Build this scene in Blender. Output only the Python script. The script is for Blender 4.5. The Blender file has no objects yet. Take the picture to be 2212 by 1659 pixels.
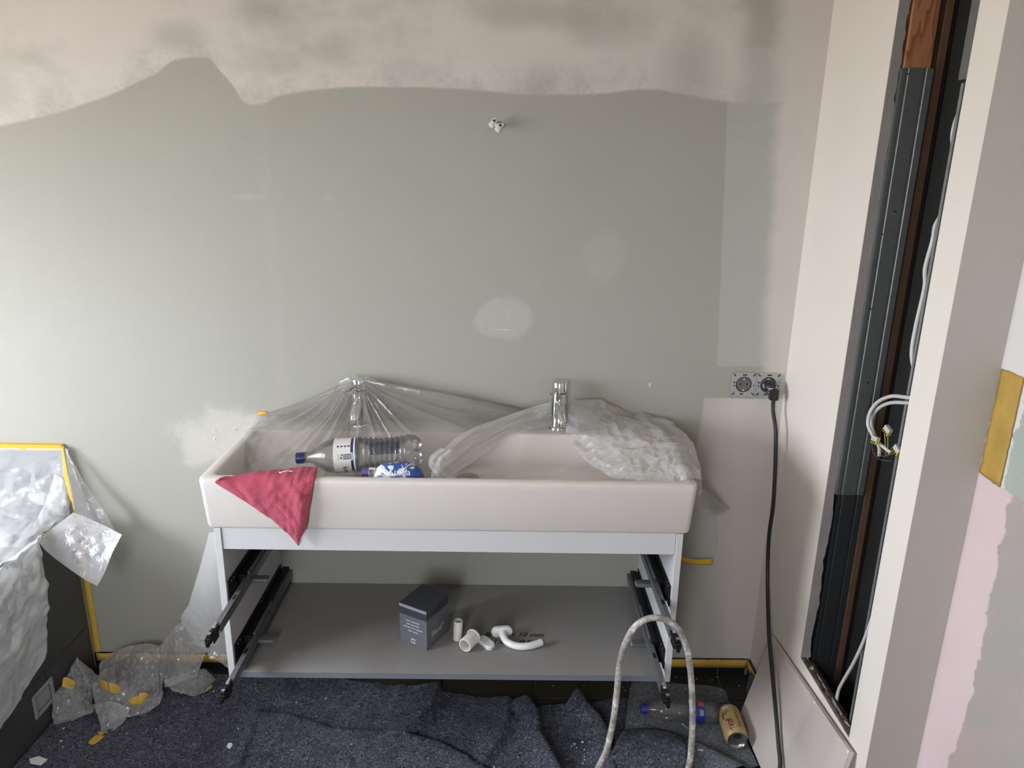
import bpy, bmesh, math, random
import numpy as np
from mathutils import Vector, Matrix, noise

# ---------------------------------------------------------------- camera, sky, window light, exposure
scene = bpy.context.scene
COL = scene.collection
CAM = np.array([0.1244, -2.0629, 1.5898]); PITCH, YAW, ROLL, FPX = 0.2846, 0.0133, 0.0191, 1589.66
IW, IH = 2212.0, 1659.0

def cam_axes():
    cp, sp, cy, sy = math.cos(PITCH), math.sin(PITCH), math.cos(YAW), math.sin(YAW)
    f = np.array([sy * cp, cy * cp, -sp]); r = np.array([cy, -sy, 0.0]); u = np.cross(r, f)
    cr, sr = math.cos(ROLL), math.sin(ROLL)
    return cr * r + sr * u, -sr * r + cr * u, f
RT, UP, FW = cam_axes()

cam = bpy.data.cameras.new('camera'); cam_o = bpy.data.objects.new('camera', cam); COL.objects.link(cam_o)
cam.sensor_fit = 'HORIZONTAL'; cam.sensor_width = 9.8; cam.lens = 9.8 * FPX / IW
cam.clip_start = 0.005; cam.clip_end = 60
cam_o.matrix_world = Matrix([[RT[i], UP[i], -FW[i], CAM[i]] for i in range(3)] + [[0, 0, 0, 1]])
scene.camera = cam_o

WIN = (-1.75, -0.42, 0.78, 1.80)          # the window opening in the left wall: y0, y1, z0, z1
XL, XR, YB, ZC = -2.05, 0.952, -3.1, 2.5  # left wall, right wall, wall behind the camera, ceiling

world = bpy.data.worlds.new('sky'); scene.world = world; world.use_nodes = True
wn, wl = world.node_tree.nodes, world.node_tree.links
wn.clear()
w_out = wn.new('ShaderNodeOutputWorld'); w_bg = wn.new('ShaderNodeBackground')
w_tc = wn.new('ShaderNodeTexCoord'); w_sep = wn.new('ShaderNodeSeparateXYZ'); w_ramp = wn.new('ShaderNodeValToRGB')
w_map = wn.new('ShaderNodeMapRange'); w_map.inputs[1].default_value = -0.25; w_map.inputs[2].default_value = 0.6
wl.new(w_tc.outputs['Generated'], w_sep.inputs[0]); wl.new(w_sep.outputs[2], w_map.inputs[0])
wl.new(w_map.outputs[0], w_ramp.inputs[0]); wl.new(w_ramp.outputs[0], w_bg.inputs[0]); wl.new(w_bg.outputs[0], w_out.inputs[0])
w_ramp.color_ramp.elements[0].position = 0.0; w_ramp.color_ramp.elements[0].color = (0.28, 0.255, 0.22, 1)
w_ramp.color_ramp.elements[1].position = 1.0; w_ramp.color_ramp.elements[1].color = (0.89, 0.96, 1.085, 1)
e = w_ramp.color_ramp.elements.new(0.30); e.color = (0.70, 0.755, 0.825, 1)
w_bg.inputs[1].default_value = 15.0

portal = bpy.data.lights.new('window_daylight', 'AREA'); portal.shape = 'RECTANGLE'
portal.size = WIN[1] - WIN[0]; portal.size_y = WIN[3] - WIN[2]; portal.cycles.is_portal = True
po = bpy.data.objects.new('window_daylight', portal); COL.objects.link(po)
po.location = (XL - 0.02, (WIN[0] + WIN[1]) / 2, (WIN[2] + WIN[3]) / 2)
po.rotation_euler = (math.radians(90), 0, math.radians(-90))
FILL_OPEN = (-0.62, -0.20, 1.05, 2.05)          # opening added in the unseen rear wall to lift the shadows: x0, x1, z0, z1
portal2 = bpy.data.lights.new('added_fill_daylight', 'AREA'); portal2.shape = 'RECTANGLE'
portal2.size = FILL_OPEN[1] - FILL_OPEN[0]; portal2.size_y = FILL_OPEN[3] - FILL_OPEN[2]; portal2.cycles.is_portal = True
po2 = bpy.data.objects.new('added_fill_daylight', portal2); COL.objects.link(po2)
po2.location = ((FILL_OPEN[0] + FILL_OPEN[1]) / 2, YB - 0.02, (FILL_OPEN[2] + FILL_OPEN[3]) / 2); po2.rotation_euler = (math.radians(90), 0, 0)

scene.view_settings.view_transform = 'Standard'; scene.view_settings.look = 'None'
scene.view_settings.gamma = 1.0; scene.view_settings.use_curve_mapping = False
scene.view_settings.exposure = 1.03
scene.cycles.use_denoising = True
scene.cycles.max_bounces = 8; scene.cycles.diffuse_bounces = 5; scene.cycles.glossy_bounces = 4
scene.cycles.transparent_max_bounces = 12; scene.cycles.transmission_bounces = 4
scene.cycles.caustics_reflective = False; scene.cycles.caustics_refractive = False
scene.cycles.sample_clamp_indirect = 6.0
scene.cycles.use_adaptive_sampling = True; scene.cycles.adaptive_threshold = 0.06

# ---------------------------------------------------------------- helpers
rng = random.Random(7); nrg = np.random.default_rng(11)

def ray(px, py):
    return FW + RT * (px - IW / 2) / FPX + UP * (IH / 2 - py) / FPX
def at(px, py, **k):                       # the point of a plane x=, y= or z= seen there in the photograph
    (a, v), = k.items(); i = 'xyz'.index(a); d = ray(px, py)
    return CAM + d * ((v - CAM[i]) / d[i])
def at_plane(px, py, p, n):
    d = ray(px, py); p = np.array(p); n = np.array(n)
    return CAM + d * (((p - CAM) @ n) / (d @ n))

class MB:
    """collects shapes, then links them as ONE mesh object"""
    def __init__(self): self.v = []; self.f = []; self.uv = None
    def add(self, v, f):
        o = len(self.v); self.v += [tuple(map(float, p)) for p in v]; self.f += [tuple(i + o for i in q) for q in f]; return self
    def box(self, x0, x1, y0, y1, z0, z1, bev=0.0, seg=2):
        if bev <= 0:
            v = [(x, y, z) for z in (z0, z1) for y in (y0, y1) for x in (x0, x1)]
            return self.add(v, [(0, 2, 3, 1), (4, 5, 7, 6), (0, 1, 5, 4), (2, 6, 7, 3), (0, 4, 6, 2), (1, 3, 7, 5)])
        bm = bmesh.new(); bmesh.ops.create_cube(bm, size=1)
        for p in bm.verts: p.co = Vector(((x0 + x1) / 2 + p.co.x * (x1 - x0), (y0 + y1) / 2 + p.co.y * (y1 - y0), (z0 + z1) / 2 + p.co.z * (z1 - z0)))
        bmesh.ops.bevel(bm, geom=bm.edges[:], offset=bev, segments=seg, profile=0.6, affect='EDGES')
        bm.verts.index_update(); r = self.add([p.co for p in bm.verts], [[q.index for q in f.verts] for f in bm.faces]); bm.free(); return r
    def tube(self, pts, r, n=10, caps=True):
        pts = [np.array(p, float) for p in pts]; rs = r if hasattr(r, '__len__') else [r] * len(pts)
        t = [pts[min(i + 1, len(pts) - 1)] - pts[max(i - 1, 0)] for i in range(len(pts))]
        t = [q / (np.linalg.norm(q) + 1e-12) for q in t]
        a = np.array([0, 0, 1.0]) if abs(t[0][2]) < 0.9 else np.array([1.0, 0, 0])
        a = a - t[0] * (a @ t[0]); a /= np.linalg.norm(a); v = []
        for p, d, rr in zip(pts, t, rs):
            a = a - d * (a @ d); a /= np.linalg.norm(a) + 1e-12; b = np.cross(d, a)
            v += [p + rr * (math.cos(2 * math.pi * k / n) * a + math.sin(2 * math.pi * k / n) * b) for k in range(n)]
        f = [(i * n + k, i * n + (k + 1) % n, (i + 1) * n + (k + 1) % n, (i + 1) * n + k) for i in range(len(pts) - 1) for k in range(n)]
        if caps: f += [tuple(range(n))[::-1], tuple(range((len(pts) - 1) * n, len(pts) * n))]
        return self.add(v, f)
    def lathe(self, prof, o, ax, n=32, caps=False):   # prof: (radius, height along ax)
        o = np.array(o, float); ax = np.array(ax, float); ax /= np.linalg.norm(ax)
        a = np.array([0, 0, 1.0]) if abs(ax[2]) < 0.9 else np.array([1.0, 0, 0])
        a -= ax * (a @ ax); a /= np.linalg.norm(a); b = np.cross(ax, a)
        v = [o + ax * h + r * (math.cos(2 * math.pi * k / n) * a + math.sin(2 * math.pi * k / n) * b) for r, h in prof for k in range(n)]
        f = [(i * n + k, i * n + (k + 1) % n, (i + 1) * n + (k + 1) % n, (i + 1) * n + k) for i in range(len(prof) - 1) for k in range(n)]
        if caps: f += [tuple(range(n))[::-1], tuple(range((len(prof) - 1) * n, len(prof) * n))]
        return self.add(v, f)
    def rings(self, rings, cap0=True, cap1=True):
        n = len(rings[0]); v = [p for r in rings for p in r]
        f = [(i * n + k, i * n + (k + 1) % n, (i + 1) * n + (k + 1) % n, (i + 1) * n + k) for i in range(len(rings) - 1) for k in range(n)]
        if cap0: f.append(tuple(range(n))[::-1])
        if cap1: f.append(tuple(range((len(rings) - 1) * n, len(rings) * n)))
        return self.add(v, f)
    def grid(self, P):
        R, C = P.shape[:2]
        return self.add(P.reshape(-1, 3), [(i * C + j, i * C + j + 1, (i + 1) * C + j + 1, (i + 1) * C + j) for i in range(R - 1) for j in range(C - 1)])
    def prism(self, poly, ext):            # poly: 3-D points, ext: extrusion vector
        n = len(poly); p = [np.array(q, float) for q in poly]; e = np.array(ext, float)
        f = [tuple(range(n))[::-1], tuple(range(n, 2 * n))] + [(i, (i + 1) % n, n + (i + 1) % n, n + i) for i in range(n)]
        return self.add(p + [q + e for q in p], f)
    def build(self, name, mat, parent=None, smooth=None, solid=0.0):
        me = bpy.data.meshes.new(name); me.from_pydata(self.v, [], self.f); me.update()
        bm = bmesh.new(); bm.from_mesh(me); bmesh.ops.recalc_face_normals(bm, faces=bm.faces[:]); bm.to_mesh(me); bm.free()
        if smooth is not None:
            me.shade_smooth(); me.set_sharp_from_angle(angle=math.radians(smooth))
        o = bpy.data.objects.new(name, me); COL.objects.link(o)
        me.materials.append(mat)
        if parent is not None: o.parent = parent
        if solid:
            m = o.modifiers.new('thickness', 'SOLIDIFY'); m.thickness = solid; m.offset = 0
        return o

def tag(o, label, cat, group=None, kind=None):
    o['label'] = label; o['category'] = cat
    if group: o['group'] = group
    if kind: o['kind'] = kind
    return o
def struct(o, label, cat):
    o['kind'] = 'structure'; o['label'] = label; o['category'] = cat; return o
def thing(name, label, cat, loc=(0, 0, 0), group=None):
    o = bpy.data.objects.new(name, None); COL.objects.link(o); o.empty_display_size = 0.05
    return tag(o, label, cat, group)       # parts are modelled in place, so the empty keeps an identity transform

def cr1(P, n):                             # Catmull-Rom resampling along axis 0
    P = np.asarray(P, float); m = len(P); t = np.linspace(0, m - 1, n); i = np.clip(t.astype(int), 0, m - 2); u = (t - i).reshape((-1,) + (1,) * (P.ndim - 1))
    ext = np.concatenate([[2 * P[0] - P[1]], P, [2 * P[-1] - P[-2]]])
    a, b, c, d = ext[i], ext[i + 1], ext[i + 2], ext[i + 3]
    return 0.5 * (2 * b + (c - a) * u + (2 * a - 5 * b + 4 * c - d) * u ** 2 + (3 * b - a - 3 * c + d) * u ** 3)
def patch(ctrl, n, m):
    P = cr1(np.asarray(ctrl, float), n); return np.swapaxes(cr1(np.swapaxes(P, 0, 1), m), 0, 1)
def normals(P):
    du = np.gradient(P, axis=0); dv = np.gradient(P, axis=1); N = np.cross(du, dv)
    return N / (np.linalg.norm(N, axis=2, keepdims=True) + 1e-12)
def crease(p, s, seed=0.0):                # sharp folded-paper relief, about -1..1
    q = Vector((p[0] * s + seed, p[1] * s - seed * 1.7, p[2] * s + seed * 0.6))
    w = noise.noise_vector(q * 0.6) * 0.6
    d = noise.voronoi(q + w)[0]
    return (d[1] - d[0]) * 1.2 - 0.5
def crumple(P, amp, s, seed=0.0, edge=None):
    N = normals(P); Q = P.copy()
    for i in range(P.shape[0]):
        for j in range(P.shape[1]):
            p = P[i, j]
            h = 0.85 * crease(p, s, seed) + 0.42 * crease(p, s * 2.1, seed + 5) + 0.6 * noise.noise(Vector(p * s * 0.7) + Vector((seed, 0, 0)))
            k = 1.0 if edge is None else edge[i, j]
            Q[i, j] = p + N[i, j] * h * amp * k
    return Q
def facets(P, j, seed=3):                  # small random shifts so that a coarse sheet breaks into crisp facets
    r = np.random.default_rng(seed); Q = P.copy(); Q[1:-1, 1:-1] += r.uniform(-j, j, Q[1:-1, 1:-1].shape); return Q
def pxgrid(rows):                          # rows of (px, py, y) -> world points
    return np.array([[at(a, b, y=c) for a, b, c in r] for r in rows])
def rr(x0, x1, y0, y1, r, z, n=6):
    out = []
    for cx, cy, a0 in ((x1 - r, y1 - r, 0), (x0 + r, y1 - r, 90), (x0 + r, y0 + r, 180), (x1 - r, y0 + r, 270)):
        out += [(cx + r * math.cos(math.radians(a0 + 90 * k / n)), cy + r * math.sin(math.radians(a0 + 90 * k / n)), z) for k in range(n + 1)]
    return out
def text_verts(s, size, shear=0.0, align='LEFT', offset=0.0):
    cu = bpy.data.curves.new('lettering', 'FONT'); cu.body = s; cu.size = size; cu.shear = shear; cu.align_x = align; cu.resolution_u = 3; cu.offset = offset
    o = bpy.data.objects.new('lettering', cu); COL.objects.link(o)
    dg = bpy.context.evaluated_depsgraph_get(); me = bpy.data.meshes.new_from_object(o.evaluated_get(dg))
    v = [tuple(p.co) for p in me.vertices]; f = [tuple(p.vertices) for p in me.polygons]
    bpy.data.objects.remove(o); bpy.data.curves.remove(cu); bpy.data.meshes.remove(me)
    return v, f
def text_on(name, s, size, fn, mat, parent, shear=0.0, align='LEFT', offset=0.0):
    v, f = text_verts(s, size, shear, align, offset)
    return MB().add([fn(p[0], p[1]) for p in v], f).build(name, mat, parent)

# ---------------------------------------------------------------- materials
class NT:
    def __init__(self, name):
        self.m = bpy.data.materials.new(name); self.m.use_nodes = True; self.t = self.m.node_tree; self.n = self.t.nodes; self.n.clear()
        self.out = self.n.new('ShaderNodeOutputMaterial')
        self.pos = self.n.new('ShaderNodeNewGeometry').outputs['Position']
    def link(self, a, b): self.t.links.new(a, b)
    def put(self, sock, v):
        if isinstance(v, bpy.types.NodeSocket): self.link(v, sock)
        elif v is not None:
            if sock.type == 'RGBA' and len(v) == 3: v = (*v, 1)
            sock.default_value = v
    def math(self, op, a, b=None, c=None, clamp=False):
        q = self.n.new('ShaderNodeMath'); q.operation = op; q.use_clamp = clamp
        for i, v in enumerate((a, b, c)): self.put(q.inputs[i], v)
        return q.outputs[0]
    def xyz(self, v=None):
        q = self.n.new('ShaderNodeSeparateXYZ'); self.link(v or self.pos, q.inputs[0]); return q.outputs
    def scale(self, s, v=None):
        q = self.n.new('ShaderNodeVectorMath'); q.operation = 'MULTIPLY'; self.link(v or self.pos, q.inputs[0]); q.inputs[1].default_value = s if hasattr(s, '__len__') else (s, s, s); return q.outputs[0]
    def noise(self, s, detail=4.0, rough=0.55, v=None, dist=0.0):
        q = self.n.new('ShaderNodeTexNoise'); q.inputs['Scale'].default_value = s; q.inputs['Detail'].default_value = detail; q.inputs['Roughness'].default_value = rough
        q.inputs['Distortion'].default_value = dist; self.link(v or self.pos, q.inputs['Vector']); return q.outputs['Fac']
    def voro(self, s, feature='F1', out='Distance', v=None):
        q = self.n.new('ShaderNodeTexVoronoi'); q.feature = feature; q.inputs['Scale'].default_value = s; self.link(v or self.pos, q.inputs['Vector']); return q.outputs[out]
    def step(self, v, a, b):               # smooth 0..1 between a and b
        q = self.n.new('ShaderNodeMapRange'); q.interpolation_type = 'SMOOTHSTEP'; self.put(q.inputs[0], v); q.inputs[1].default_value = a; q.inputs[2].default_value = b; return q.outputs[0]
    def mix(self, f, a, b):
        q = self.n.new('ShaderNodeMix'); q.data_type = 'RGBA'; self.put(q.inputs[0], f); self.put(q.inputs[6], a); self.put(q.inputs[7], b); return q.outputs[2]
    def bump(self, h, dist, strength=1.0):
        q = self.n.new('ShaderNodeBump'); q.inputs['Distance'].default_value = dist; q.inputs['Strength'].default_value = strength; self.link(h, q.inputs['Height']); return q.outputs[0]
    def ramp(self, f, stops):
        q = self.n.new('ShaderNodeValToRGB'); el = q.color_ramp.elements
        el[0].position, el[0].color = stops[0][0], (*stops[0][1], 1); el[1].position, el[1].color = stops[-1][0], (*stops[-1][1], 1)
        for p, c in stops[1:-1]: k = el.new(p); k.color = (*c, 1)
        self.link(f, q.inputs[0]); return q.outputs[0]
    def bsdf(self, col, rough=0.5, metal=0.0, spec=0.5, normal=None, coat=0.0, sheen=0.0):
        q = self.n.new('ShaderNodeBsdfPrincipled'); self.put(q.inputs['Base Color'], col); self.put(q.inputs['Roughness'], rough); self.put(q.inputs['Metallic'], metal)
        q.inputs['Specular IOR Level'].default_value = spec; q.inputs['Coat Weight'].default_value = coat; q.inputs['Sheen Weight'].default_value = sheen
        if normal is not None: self.link(normal, q.inputs['Normal'])
        self.link(q.outputs[0], self.out.inputs[0]); return self.m

def plain(name, col, rough=0.5, metal=0.0, spec=0.5, coat=0.0, var=0.06, vs=30.0, bump=0.0, bs=200.0):
    t = NT(name); f = t.noise(vs)
    c = t.mix(f, tuple(max(0, k * (1 - var)) for k in col), tuple(min(1, k * (1 + var)) for k in col))
    return t.bsdf(c, rough, metal, spec, t.bump(t.noise(bs, 3), bump) if bump else None, coat)

def film(name, haze, hazecol, bump_d, bump_s, rough=0.10, ior=1.5, strength=0.6, gain=1.0):
    """thin clear sheet: see-through, glossy by Fresnel, a little milky"""
    t = NT(name)
    nrm = t.bump(t.noise(bump_s * 1.3, 3, 0.6, dist=1.8), bump_d * 1.6, strength)
    fr = t.n.new('ShaderNodeFresnel'); fr.inputs[0].default_value = ior; t.link(nrm, fr.inputs['Normal'])
    tr = t.n.new('ShaderNodeBsdfTransparent'); tr.inputs[0].default_value = (0.99, 0.99, 0.99, 1)
    gl = t.n.new('ShaderNodeBsdfGlossy'); gl.inputs['Roughness'].default_value = rough; t.link(nrm, gl.inputs['Normal'])
    m1 = t.n.new('ShaderNodeMixShader'); t.link(t.math('MULTIPLY', fr.outputs[0], gain, clamp=True), m1.inputs[0]); t.link(tr.outputs[0], m1.inputs[1]); t.link(gl.outputs[0], m1.inputs[2])
    di = t.n.new('ShaderNodeBsdfDiffuse'); di.inputs[0].default_value = (*hazecol, 1); t.link(nrm, di.inputs['Normal'])
    tl = t.n.new('ShaderNodeBsdfTranslucent'); tl.inputs[0].default_value = (*hazecol, 1)
    m2 = t.n.new('ShaderNodeMixShader'); m2.inputs[0].default_value = 0.5; t.link(di.outputs[0], m2.inputs[1]); t.link(tl.outputs[0], m2.inputs[2])
    m3 = t.n.new('ShaderNodeMixShader'); m3.inputs[0].default_value = haze
    t.link(m1.outputs[0], m3.inputs[1]); t.link(m2.outputs[0], m3.inputs[2]); t.link(m3.outputs[0], t.out.inputs[0])
    return t.m

def wall_back_mat():
    t = NT('green_board_with_filler'); s = t.xyz(); X, Z = s[0], s[2]
    n1 = t.noise(7, 6, 0.62); n2 = t.noise(70, 4, 0.7); n3 = t.noise(260, 2, 0.6); n4 = t.noise(2.2, 3, 0.5)
    base = t.mix(n4, (0.318, 0.308, 0.264), (0.350, 0.340, 0.294))
    base = t.mix(t.math('MULTIPLY', n3, 0.25), base, (0.40, 0.383, 0.33))
    filler = t.mix(n1, (0.54, 0.492, 0.448), (0.61, 0.565, 0.522))
    # lower edge of the filler skimmed over the board, z as a function of x
    fc = t.n.new('ShaderNodeFloatCurve'); cv = fc.mapping.curves[0]
    pts = [(-2.1, 1.55), (-1.6, 1.59), (-1.211, 1.67), (-0.972, 1.731), (-0.795, 1.802), (-0.659, 1.849), (-0.626, 1.822), (-0.582, 1.773), (-0.543, 1.736), (-0.475, 1.758),
           (-0.353, 1.777), (-0.233, 1.785), (-0.052, 1.786), (0.191, 1.776), (0.373, 1.78), (0.494, 1.793), (0.579, 1.784), (0.703, 1.767), (0.76, 1.765), (1.0, 1.765)]
    nx, nz = (lambda x: (x + 2.1) / 3.1), (lambda z: (z - 1.5) / 0.4)
    cv.points[0].location = (nx(pts[0][0]), nz(pts[0][1])); cv.points[-1].location = (nx(pts[-1][0]), nz(pts[-1][1]))
    for p in pts[1:-1]: cv.points.new(nx(p[0]), nz(p[1]))
    for p in cv.points: p.handle_type = 'AUTO_CLAMPED'
    fc.mapping.update()
    t.link(t.math('DIVIDE', t.math('ADD', X, 2.1), 3.1), fc.inputs['Value'])
    edge = t.math('ADD', t.math('MULTIPLY', fc.outputs[0], 0.4), 1.5)
    d = t.math('SUBTRACT', Z, edge)
    top = t.step(t.math('ADD', d, t.math('MULTIPLY', t.math('SUBTRACT', n1, 0.5), 0.012)), -0.002, 0.008)
    worn = t.math('MULTIPLY', t.step(t.math('ADD', n1, t.math('MULTIPLY', n2, 0.35)), 0.52, 0.95), t.step(d, 0.14, 0.0))
    smear = t.math('MULTIPLY', t.step(t.noise(2.3, 4, 0.62, t.scale((1, 1, 1.7))), 0.46, 0.74), 0.85)
    top = t.math('MULTIPLY', top, t.math('SUBTRACT', 1.0, t.math('MULTIPLY', t.math('MAXIMUM', worn, smear), 0.9)))
    def band(v, a, b, soft, jag=0.0):
        w = v if not jag else t.math('ADD', v, t.math('MULTIPLY', t.math('SUBTRACT', n1, 0.5), jag))
        return t.math('MULTIPLY', t.step(w, a - soft, a + soft), t.step(w, b + soft, b - soft))
    def ell(cx, cz, rx, rz, soft, jag=0.25):
        q = t.math('SQRT', t.math('ADD', t.math('POWER', t.math('DIVIDE', t.math('SUBTRACT', X, cx), rx), 2.0), t.math('POWER', t.math('DIVIDE', t.math('SUBTRACT', Z, cz), rz), 2.0)))
        return t.step(t.math('ADD', q, t.math('MULTIPLY', t.math('SUBTRACT', n1, 0.5), jag * 2)), 1.0 + soft, 1.0 - soft)
    def both(a, b): return t.math('MULTIPLY', a, b)
    tilt = t.math('SUBTRACT', X, t.math('MULTIPLY', t.math('SUBTRACT', Z, 1.4), -0.06))
    b1 = both(band(tilt, 0.728, 1.2, 0.004, 0.02), band(Z, 1.05, 1.90, 0.006, 0.02))       # thin scraped strip on the board joint
    b1 = both(b1, t.math('ADD', 0.22, t.math('MULTIPLY', n2, 0.35)))
    b2 = both(band(tilt, 0.862, 1.4, 0.022, 0.06), band(Z, 0.955, 2.6, 0.03))              # full filler along the corner
    b3 = both(band(t.math('SUBTRACT', X, t.math('MULTIPLY', Z, 0.06)), 0.662, 1.2, 0.005, 0.015), band(Z, -0.1, 0.952, 0.004, 0.01))
    b3 = both(b3, t.math('ADD', t.math('MULTIPLY', t.step(Z, 0.62, 0.93), 0.30), t.math('ADD', t.math('MULTIPLY', n2, 0.3), t.step(X, 0.68, 0.93))))
    b4 = both(ell(0.121, 1.182, 0.080, 0.062, 0.16, 0.55), t.math('ADD', 0.05, t.math('MULTIPLY', n2, 0.42)))
    b5 = both(ell(-0.70, 0.80, 0.15, 0.085, 0.30, 1.3), t.math('ADD', 0.2, t.math('MULTIPLY', n2, 0.5)))
    b6 = both(ell(0.122, 1.148, 0.030, 0.0016, 0.3, 0.2), 0.8)
    b7 = both(ell(-0.57, 1.503, 0.036, 0.008, 0.9, 1.4), 0.16)
    b8 = both(ell(-0.355, 1.505, 0.012, 0.008, 0.9, 1.4), 0.14)
    b9 = ell(0.555, 0.99, 0.0035, 0.0075, 0.2, 0.6)
    b10 = both(ell(0.40, 1.36, 0.055, 0.075, 0.25, 0.5), 0.12)
    m = top
    for b in (b2, b3, b4, b5, b6, b7, b8, b9, b10): m = t.math('MAXIMUM', m, b)
    for cx, cz, rx, rz, k in ((-0.50, 1.968, 0.07, 0.035, 0.7), (0.16, 1.975, 0.13, 0.035, 0.55), (0.38, 1.955, 0.10, 0.045, 0.5), (0.60, 1.86, 0.06, 0.09, 0.5), (-0.34, 1.875, 0.05, 0.03, 0.5), (-0.72, 1.90, 0.06, 0.03, 0.5), (-1.20, 1.76, 0.05, 0.05, 0.4)):
        m = t.math('MULTIPLY', m, t.math('SUBTRACT', 1.0, t.math('MULTIPLY', ell(cx, cz, rx, rz, 0.75, 0.9), k)))
    scr = both(band(tilt, 0.765, 0.85, 0.03, 0.06), band(Z, 1.74, 2.6, 0.06))               # green showing through beside the corner
    m = t.math('MULTIPLY', m, t.math('SUBTRACT', 1.0, t.math('MULTIPLY', scr, 0.75)))
    col = t.mix(t.math('MULTIPLY', t.step(b1, 0.0, 0.25), t.math('ADD', 0.25, t.math('MULTIPLY', n2, 0.7))), base, (0.435, 0.44, 0.395))
    col = t.mix(t.math('MINIMUM', m, 1.0), col, filler)
    seam = band(t.math('ADD', X, t.math('MULTIPLY', t.math('SUBTRACT', n4, 0.5), 0.03)), -0.535, -0.505, 0.012)
    col = t.mix(t.math('MULTIPLY', seam, 0.18), col, (0.40, 0.37, 0.33))
    h = t.math('ADD', t.math('MULTIPLY', n2, 0.35), t.math('MULTIPLY', n3, 0.4))
    return t.bsdf(col, 0.86, 0, 0.25, t.bump(h, 0.0012, 0.5))

def painted(name, col, rough=0.8, b=0.0006):
    t = NT(name); n1 = t.noise(5, 5, 0.6); n2 = t.noise(180, 3, 0.6)
    c = t.mix(n1, tuple(k * 0.96 for k in col), tuple(min(1, k * 1.03) for k in col))
    return t.bsdf(c, rough, 0, 0.3, t.bump(n2, b, 0.6))

def pink_mat():
    t = NT('pink_and_green_board'); s = t.xyz(); Y, Z = s[1], s[2]
    n1 = t.noise(24, 6, 0.65); n0 = t.noise(7, 3, 0.5)
    white = (0.66, 0.63, 0.59); pink = t.mix(n0, (0.60, 0.46, 0.455), (0.66, 0.535, 0.53)); green = t.mix(n1, (0.33, 0.37, 0.32), (0.42, 0.44, 0.40))
    yy = t.math('ADD', Y, t.math('MULTIPLY', t.math('SUBTRACT', n1, 0.5), 0.05))
    yy = t.math('ADD', yy, t.math('MULTIPLY', t.math('SUBTRACT', n0, 0.5), 0.05))
    lower = t.mix(t.step(yy, -0.822, -0.830), pink, t.mix(t.math('MULTIPLY', t.step(t.noise(9, 4), 0.42, 0.62), 0.6), (0.36, 0.33, 0.30), (0.44, 0.33, 0.31)))
    mid = t.mix(t.step(yy, -0.796, -0.800), white, green)
    zz = t.math('ADD', Z, t.math('MULTIPLY', t.math('SUBTRACT', n1, 0.5), 0.02))
    c = t.mix(t.step(zz, 1.028, 1.034), lower, t.mix(t.step(zz, 1.245, 1.255), mid, white))
    return t.bsdf(c, 0.75, 0, 0.3, t.bump(n1, 0.002, 0.6))

def felt_mat(name, c0, c1, c2, k=1.0):
    t = NT(name)
    f1 = t.noise(72, 4, 0.74, dist=2.8); f2 = t.noise(300, 2, 0.7, dist=2.0); big = t.noise(11, 3, 0.6)
    c = t.ramp(f1, [(0.36, c0), (0.49, c1), (0.58, tuple(q * 1.8 for q in c1)), (0.74, c2)])
    c = t.mix(t.math('MULTIPLY', t.step(f2, 0.60, 0.78), 0.6 * k), c, c2)
    c = t.mix(t.math('MULTIPLY', t.step(big, 0.42, 0.75), 0.35), c, c0)
    return t.bsdf(c, 1.0, 0, 0.1, t.bump(f1, 0.004, 0.9))

M = {}
M['wall_back'] = wall_back_mat()
M['white_wall'] = painted('white_wall_paint', (0.735, 0.672, 0.60))
M['ceiling'] = painted('ceiling_paint', (0.74, 0.70, 0.65))
M['jamb'] = painted('jamb_paint_shaded', (0.475, 0.443, 0.405), 0.75, 0.0008)  # wall colour lowered to grey for the shade on this face
M['pink'] = pink_mat()
def cut_mat():
    t = NT('cut_gypsum'); n = t.noise(38, 6, 0.7); f = t.noise(160, 4, 0.7)
    c = t.ramp(n, [(0.30, (0.045, 0.030, 0.021)), (0.5, (0.15, 0.112, 0.086)), (0.72, (0.28, 0.245, 0.215))])
    return t.bsdf(c, 0.95, 0, 0.1, t.bump(t.math('ADD', n, f), 0.006, 0.9))
M['cut'] = cut_mat()
M['cut_clean'] = plain('board_core', (0.30, 0.275, 0.255), 0.9, 0, 0.2, var=0.18, vs=22, bump=0.001, bs=150)
M['board_face'] = plain('plasterboard_paper', (0.52, 0.455, 0.415), 0.85, 0, 0.25, var=0.09, vs=14, bump=0.0004, bs=300)
M['board_edge'] = plain('plasterboard_edge_paper', (0.62, 0.58, 0.54), 0.85, 0, 0.2, var=0.12, vs=60)
M['tile'] = plain('anthracite_floor_tile', (0.022, 0.020, 0.018), 0.42, 0, 0.45, var=0.35, vs=9, bump=0.0004, bs=120)
M['bath_tile'] = plain('anthracite_wall_tile', (0.050, 0.050, 0.049), 0.42, 0, 0.5, var=0.12, vs=6, bump=0.0003, bs=150)
M['grout'] = plain('grey_grout', (0.16, 0.155, 0.15), 0.9, var=0.2, vs=40)
M['plinth'] = plain('black_plinth_tile', (0.010, 0.010, 0.010), 0.38, var=0.3, vs=20)
M['ceramic'] = plain('white_glazed_ceramic', (0.645, 0.595, 0.555), 0.16, 0, 0.5, coat=0.3, var=0.03, vs=7)
M['chrome'] = plain('polished_chrome', (0.72, 0.72, 0.73), 0.07, 1.0, var=0.02)
M['white_board'] = plain('white_melamine', (0.56, 0.553, 0.548), 0.42, 0, 0.4, var=0.03, vs=12)
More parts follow.
